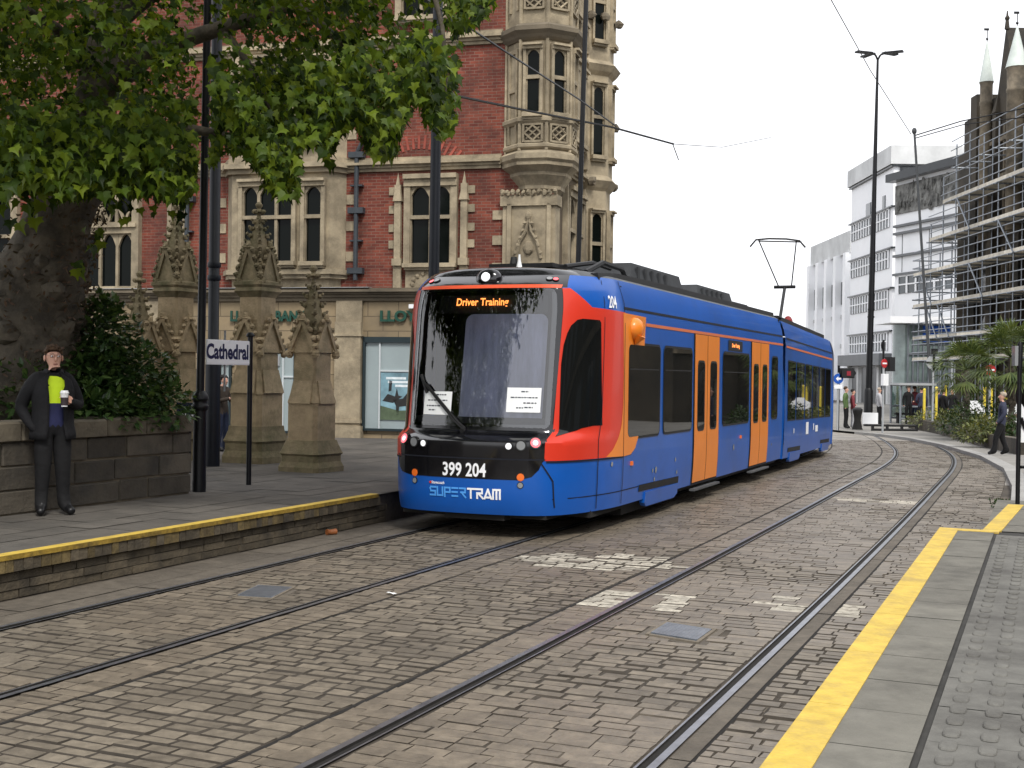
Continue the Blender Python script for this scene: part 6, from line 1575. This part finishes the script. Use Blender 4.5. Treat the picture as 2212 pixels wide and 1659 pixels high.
for i,(u,vt) in enumerate(((1996,842),(2022,838),(2042,835),(2085,842),(2126,838),(2141,840),(2172,845),(2187,842))):
    Y=54+i%3;p=A(u,905,Y);p.z=gz(Y)+.08;tag_=thing('yellow_post','yellow post '+YPL[i] if not YPL[i].startswith(('second','tallest')) else YPL[i],'post',p,0,'yellow posts along the far pavement')
    hh=A(u,vt,Y).z-p.z;b=MB();b.tube([(0,0,0),(0,0,hh)],.06,8);b.tube([(0,0,0),(0,0,.05)],.12,8);b.lathe([(.07,hh),(.05,hh+.04),(.02,hh+.06)],8);b.build('shaft',m_ypole,tag_)
def board(label,u0,u1,v0,v1,Y):
    a=A(u0,v1,Y);c=A(u1,v0,Y);mx_=(a.x+c.x)/2;g=Vector((mx_,Y,gz(Y)+.08));t=thing('notice_board',label,'notice board',g,0,'white notice boards behind the planter');w_=(c.x-a.x)/2;z0=a.z-g.z;z1=c.z-g.z
    b=MB();P=[(-w_,z0),(w_,z0),(w_,z1-.2),(w_*.55,z1-.12),(w_*.35,z1),(-w_*.35,z1),(-w_*.55,z1-.12),(-w_,z1-.2)];b.prism(P,lambda x,z,d:(x,d,z),0,.06);o=b.build('panel',m_white,t)
    b=MB();
    for s in (-1,1):b.tube([(s*w_*.8,.08,0),(s*w_*.8,.08,z0+.2)],.04,6)
    b.build('legs',m_grey,t);b=MB();b.box(-w_*.7,w_*.5,-.006,-.001,z0+.15,z1-.35);b.build('printed_map',mat('faded_map_print',(.3,.2,.16),.6,.6,6) if 'faded_map_print' not in MATS else MATS['faded_map_print'],o)
board('white arched information board left of the dark rounded bush',2078,2128,866,893,50);board('white arched information board at the right edge behind the walking man',2176,2222,873,912,44)
# ---------------------------------------------------------------- pale modern buildings down the street
m_wconc=mat('white_concrete',(.88,.89,.91),.7,.04,.5,bump=.1,bsc=3,dark=(.76,.78,.8),dsc=.25);m_gconc=mat('pale_grey_concrete',(.54,.55,.55),.75,.15,.4,bump=.1);m_bwin=mat('office_window',(.05,.065,.075),.08,.5,.4,spec=.7);m_dk=mat('dark_window_band',(.02,.025,.03),.3,.2,1);m_fr=mat('carved_frieze_stone',(.2,.2,.19),.85,.7,1.2,bump=.8,bsc=3);m_fas=mat('grey_shop_fascia',(.16,.17,.18),.5,.1,1);m_tglass=mat('green_tinted_glazing',(.22,.28,.27),.08,.4,.5,spec=.7)
def bldg(label,x,y0,y1,depth,z1):
    t=thing('office_building',label,'building',(x,y0,gz(y0)),0,'pale modern buildings down the street')
    b=MB();b.box(0,depth,0,y1-y0,-.5,z1);b.build('walls',m_wconc,t);return t
def rowwin(t,y0,y1,z0,z1,n,x=-.0,frame=True,name='window_band'):
    b=MB();b.box(x-.06,x+.0,y0,y1,z0,z1);o=b.build(name,m_bwin,t)
    b=MB()
    for k in range(n+1):
        y=lerp(y0,y1,k/n);b.box(x-.14,x-.06,y-.09,y+.09,z0,z1)
    b.box(x-.14,x-.06,y0,y1,z1-.08,z1+.08);b.box(x-.13,x-.06,y0,y1,(z0+z1)/2-.05,(z0+z1)/2+.05);b.build('mullions',m_wconc,o);return o
def rowfront(t,x0,x1,z0,z1,n):
    b=MB();b.box(x0,x1,-.06,0,z0,z1);o=b.build('window_band',m_bwin,t);b=MB()
    for k in range(n+1):
        x=lerp(x0,x1,k/n);b.box(x-.1,x+.1,-.16,-.06,z0,z1)
    b.build('mullions',m_dk,o)
g0=lambda v,Y,u=1925:A(u,v,Y).z-gz(Y)
t=bldg('tall white office building with a stepped concrete top and strips of windows',31.8,105,118,12,g0(355,105))
b=MB();b.box(-.35,12,-.35,13.3,g0(355,105),g0(315,105));b.build('parapet',m_gconc,t)
for i,v in enumerate((357,444,533,620,713)):
    z=g0(v,105);b=MB();b.box(-.25,12,-.25,13.2,z-.12,z);b.build('string_course',m_dk,t)
    if i>0:rowwin(t,.9,12.6,z-1.7,z-.14,14);rowfront(t,.5,7,z-1.7,z-.14,5)
    else:
        rowfront(t,.6,7,z-1.5,z-.14,4)
        for y in (2.2,6.5,7.2):b=MB();b.box(-.08,0,y,y+.7,z-3.6,z-2.2);b.build('window',m_bwin,t)
z=g0(762,105);b=MB();b.box(-1.1,0,-.2,13,z-1.05,z-.05);b.build('shop_fascia',m_fas,t)
v_,f_=textgeo('ADMIRAL HOUSE',.5,.01,.01) if False else (None,None)
b=MB()
for y in (.4,3.2,6.4,9.6):b.box(-.1,.0,y,y+2.,0,z-1.2)
b.build('shopfront',m_dk,t)
for y in (-.2,2.5,5.6,8.8,12):b=MB().box(-.3,0,y,y+.55,-.3,z-1.05);b.build('pilaster',m_gconc,t)
t=bldg('lower pale building with vertical concrete fins at the far end of the street',33.8,125,141,12,A(1833,505,125).z-gz(125))
zt=A(1833,498,125).z-gz(125)
b=MB();b.box(-.3,12,-.3,16.2,zt-2.2,zt);b.build('parapet',m_gconc,t)
b=MB()
for y in (-.2,3.6,7.4,11.2,15.2):b.box(-.7,.0,y,y+1.0,-.5,zt-2.2)
b.build('fins',m_wconc,t)
b=MB()
for z in (2.6,5.4,8.4):b.box(-.12,0,.8,15.2,z,z+.35)
b.build('spandrels',m_gconc,t)
for z in (9.8,):
    b=MB();b.box(-.1,0,1,15,z,z+2.3);b.build('window_band',m_bwin,t)
# building with the carved frieze, angled to the street
pa=A(2080,600,88);pb_=A(1933,600,96.3);an=math.atan2(pb_.x-pa.x,pb_.y-pa.y)
t=thing('office_building','white building with a dark carved stone frieze under its flat roof, behind the scaffolding','building',(pa.x,pa.y,gz(88)),-an,'pale modern buildings down the street')
L_=math.hypot(pb_.x-pa.x,pb_.y-pa.y);zt=A(2065,340,88.5).z-gz(88)
fz=lambda v:A(1933,v,96.3).z-gz(88)
b=MB();b.box(0,10,-12,L_,-.5,zt-.6);b.build('walls',m_wconc,t)
b=MB();b.box(-.7,10,-12,L_+.4,zt-.6,zt);b.build('roof_edge',m_dk,t)
b=MB();b.box(-.12,0,-12,L_-.05,zt-3.1,zt-.9)
for k in range(160):b.blob((-.14,R.uniform(-11.6,L_-.4),R.uniform(zt-2.9,zt-1.1)),(.12,R.uniform(.1,.3),R.uniform(.15,.5)),0,5,4,.4)
b.build('carved_frieze',m_fr,t)
for v in (488,504,552,592):b=MB();z=fz(v);b.box(-.25,0,-12,L_-.02,z-.18,z);b.build('string_course',m_fas,t)
rowwin(t,-11,L_-.6,fz(636),fz(598),16)
b=MB()
for k in range(6):b.box(-.03,0,lerp(-10,L_-1,k/5),lerp(-10,L_-1,k/5)+.06,fz(590),fz(508))
b.build('panel_joint',m_fas,t)
q=A(1925,700,86);t=thing('glass_corner','green glazed corner shopfront under a white canopy in front of the carved-frieze building','building',(q.x,86,gz(86)),0)
zz1=A(1935,700,86).z-gz(86);W_=(A(2052,700,86)-q).x
b=MB();b.lathe([(1.1,0),(1.1,zz1)],16,(1.6,1.2,0));b.box(1.6,W_,.1,3,0,zz1);b.build('glazing',m_tglass,t,60)
b=MB()
for k in range(9):x=lerp(1.2,W_,k/8);b.box(x-.05,x+.05,-.0,.1,0,zz1)
for z in (0.1,zz1*.33,zz1*.66,zz1):b.box(1.2,W_,.02,.1,z-.06,z+.06)
b.build('mullions',m_steel,t);b=MB();b.box(-.3,W_+.3,-.8,3,zz1+.05,zz1+.5);b.build('canopy',m_wconc,t);b=MB();b.box(2.2,W_,-.1,.05,zz1-1.2,zz1-.1);b.build('blue_fascia',m_sblue,t)
# ---------------------------------------------------------------- dark gothic building and its scaffolding
m_goth=mat('darkened_gothic_stone',(.085,.07,.05),.9,.35,.9,bump=.6,bsc=5,dark=(.02,.019,.017),dsc=.45,dpos=(.42,.62));m_gothl=mat('buff_gothic_dressing',(.24,.2,.145),.9,.3,1.5,bump=.4,dark=(.06,.055,.045),dsc=.9);m_gwin=mat('gothic_window_glass',(.008,.009,.01),.15,.2,1);m_leadr=mat('pale_lead_cone',(.55,.6,.56),.55,.12,1.2)  # dark wall stone, deepened further with the scaffold's shade put into its colour
GY=62.;gx=26.6
t=thing('gothic_building','dark gothic building with steep gable and two pale conical turrets at the right edge','building',(gx,GY,gz(GY)),0)
gzv=lambda u,v,Y:A(u,v,Y).z-gz(GY)
ge=gzv(2090,262,74);gl=9.5
b=MB();b.box(0,14,-14,gl,-.5,gzv(2120,215,70));b.build('walls',m_goth,t)
b=MB()      # stepped end and buttress
for y,h,w_ in ((11.3,gzv(2073,338,74),.9),(10.3,gzv(2085,262,73),1.),(9.4,gzv(2102,205,71.6),.95)):b.box(-.3,4,y,y+w_,-.5,h)
for y in (-9,-5,-1.2,2.6,6.4):
    b.box(-.55,.0,y,y+.55,-.5,gzv(2150,330,67));b.box(-.35,.0,y+.05,y+.5,gzv(2150,330,67),gzv(2150,230,67));b.add([(-.4,y,gzv(2150,230,67)),(.1,y,gzv(2150,230,67)),(.1,y+.55,gzv(2150,230,67)),(-.4,y+.55,gzv(2150,230,67)),(-.1,y+.27,gzv(2150,180,67))],[(0,1,4),(1,2,4),(2,3,4),(3,0,4)])
b.build('buttress',m_goth,t)
b=MB()
for z in (3.2,6.6,10,13.2,15.2):
    b.box(-.2,0,-14,gl,z,z+.22)
for y in [-13+1.1*k for k in range(20)]:
    for z in (3.6,7,10.4,13.6):b.box(-.14,0,y,y+.16,z,z+2.4)
b.build('stone_dressing',m_gothl,t)
for z in (.4,3.8,7.2,10.6,13.7):
    for y in (-12.5,-8,-4,-.2,3.6,7.4):
        hh=2.2 if z<13 else 1.4
        b=MB();P=[(y,z),(y+1.5,z),(y+1.5,z+hh*.7),(y+.75,z+hh),(y,z+hh*.7)];b.prism(P,lambda a,c,d:(-d,a,c),.0,.05);o=b.build('window',m_gwin,t);b=MB();b.box(-.1,-.05,y+.7,y+.8,z,z+hh*.9);b.box(-.12,-.0,y-.15,y,z,z+hh*.75);b.box(-.12,0,y+1.5,y+1.65,z,z+hh*.75);b.build('mullion',m_gothl,o)
# steep gabled roof and gable with finial
rz0=gzv(2150,140,67.7);rt=gzv(2168,58,67.7);fin=gzv(2170,22,67.7);yc=4.1-GY+GY
ya=67.7-GY
b=MB();b.add([(-.1,ya-1.7,rz0-2.5),(-.1,ya+1.5,rz0-2.5),(-.1,ya+.1,rt),(3,ya-1.7,rz0-2.5),(3,ya+1.5,rz0-2.5),(3,ya+.1,rt)],[(0,1,2),(3,5,4),(0,2,5,3),(1,4,5,2)]);b.build('gable',m_goth,t)
b=MB();b.tube([(-.05,ya+.1,rt-.1),(-.05,ya+.1,fin)],[.14,.03],6);b.blob((-.05,ya+.1,lerp(rt,fin,.55)),(.14,.18,.14),0,6,4);b.build('finial',m_goth,t)
b=MB();zr=gzv(2190,72,66);b.add([(1.,-14,zr-4),(1.,ya,zr-4),(5,-14,zr-4),(5,ya,zr-4),(2.6,-14,zr),(2.6,ya,zr)],[(0,1,5,4),(2,4,5,3),(0,4,2),(1,3,5)]);b.build('roof',mat('dark_slate_roof',(.04,.042,.045),.7,.3,2),t)
for u,vb,va,Y,r in ((2131,178,90,70.,.36),(2196,146,56,65.,.5)):
    p=A(u,vb,Y);x=p.x-gx;y=Y-GY;z=p.z-gz(GY);za=A(u,va,Y).z-gz(GY)
    b=MB();b.lathe([(r*.92,10),(r*.92,z-1.3),(r,z-1.25),(r,z-1.1),(r*.92,z-1.05),(r*.95,z-.15),(r*1.08,z)],14,(x,y,0));b.build('turret',m_gothl,t,40)
    b=MB();b.lathe([(r*1.12,z),(r*1.05,z+.1),(.03,za)],14,(x,y,0));o=b.build('turret_cone',m_leadr,t,40)
    b=MB();b.tube([(x,y,za-.1),(x,y,za+.75)],.025,5);b.blob((x,y,za+.15),(.08,.08,.08),0,6,4);b.box(x-.18,x+.1,y-.01,y+.01,za+.62,za+.75);b.build('weather_vane',m_black,t)
# scaffolding
sx=gx-1.75;t=thing('scaffolding','galvanised tube scaffolding with pale boarded lifts in front of the gothic building','scaffolding',(sx,GY,gz(GY)),0)
m_board=mat('pale_scaffold_boards',(.56,.52,.44),.8,.2,2,isl=.25);b=MB();bd=MB()
Y0,Y1=-8.,15.5
lifts=[A(2212,v,64).z-gz(GY) for v in (774,719,636,554,475,392)]+[A(2212,315,64).z-gz(GY)]
ytop=lambda y:lifts[-1]+1.1 if y<9 else lifts[5]+1.2 if y<10.6 else lifts[4]+1.2 if y<12.8 else lifts[3]+1.2
n_=0;y=Y0
while y<=Y1:
    for x in (0,1.25):b.tube([(x,y,-.3),(x,y,ytop(y)+R.uniform(-.3,.5))],.04,5)
    y+=2.05
for i,z in enumerate(lifts):
    ye=Y1 if i<4 else (12.6 if i<5 else 10.4 if i<6 else 9)
    for dz in (0,.5,1.0,1.5):
        b.tube([(-.06,Y0,z+dz),(-.06,ye+R.uniform(-.4,.3),z+dz)],.03,5)
    y=Y0
    while y<=ye:
        b.tube([(-.25,y+.1,z-.06),(1.6,y+.1,z-.06)],.045,5);y+=2.05
    if i<6:
        for k in range(5):bd.box(.02+k*.24,.02+k*.24+.22,Y0,ye,z,z+.04)
        yy=Y0
        while yy<ye:
            l_=min(R.uniform(2.2,3.9),ye-yy);bd.box(-.07,-.03,yy,yy+l_-.03,z-.02,z+.2);yy+=l_
for y,i in ((-6,1),(0,3),(4,2),(9,1),(6,4),(12,2),(11,1)):
    if i+1<len(lifts):b.tube([(-.1,y,lifts[i]),(-.1,y+2,lifts[i+1])],.045,5)
# end return facing down the street
for z in lifts[:4]:
    for dz in (0,.5,1.):b.tube([(-.1,Y1+.05,z+dz),(3.,Y1+.05,z+dz)],.045,5)
b.build('scaffold_tubes',m_steel,t);bd.build('boards',m_board,t)
# ---------------------------------------------------------------- small things on the ground
p=Vector(onz(2160,1096,.02));b=MB()
for k in range(60):
    q=Vector((lr.uniform(-.1,.1),lr.uniform(-.12,.12),lr.uniform(0,.1)));leaf(b,q,rv(lr)+Vector((0,0,.6)),rv(lr)+Vector((0,0,1)),lr.uniform(.05,.1),OVAL)
t=thing('weed','small green weed at the corner of the right platform','weed',p,0);b.build('leaves',m_shrubd,t,fix=False)
p=Vector(onz(716,1155,.0));t=thing('drink_can','crushed orange-brown can lying at the foot of the left platform','litter',p,math.radians(40));b=MB();b.tube([(-.06,0,.034),(-.02,.004,.03),(.06,-.004,.034)],[.033,.03,.033],12);b.build('can_body',mat('rusty_orange_can',(.3,.1,.03),.5,.3,20),t)
for i,(u,v,lab) in enumerate(((845,1283,'scrap of white paper beside the inner rail'),)):
    p=Vector(onz(u,v,.006));t=thing('paper_scrap',lab,'litter',p,R.uniform(0,3),None);b=MB();n_=5
    b.v=[(x*.018-.045,y*.012-.025,.004+R.uniform(0,.01)) for y in range(5) for x in range(6)];
    for y in range(4):
        for x in range(5):b.f.append((y*6+x,y*6+x+1,y*6+x+7,y*6+x+6));b.m.append(0)
    b.build('sheet',m_paper,t)

# long building on the other side of the street, outside the frame but mirrored in the tram's side windows
t=thing('terrace_building','long brown stone building opposite the tram, mirrored in its side windows','building',(17.5,-28,0),0)
b=MB();b.box(0,8,0,52,-.2,10.5);b.build('walls',m_goth,t)
for k in range(12):
    for z in (.6,4.2,7.4):
        b=MB();y=1.2+4.2*k;b.box(-.06,0,y,y+2.4,z,z+2.3);b.build('window',m_bwin,t)
b=MB();b.box(-.4,0,-.2,52.2,10.2,10.6);b.box(-.2,0,-.1,52.1,3.5,3.8);b.build('cornice',m_gothl,t)
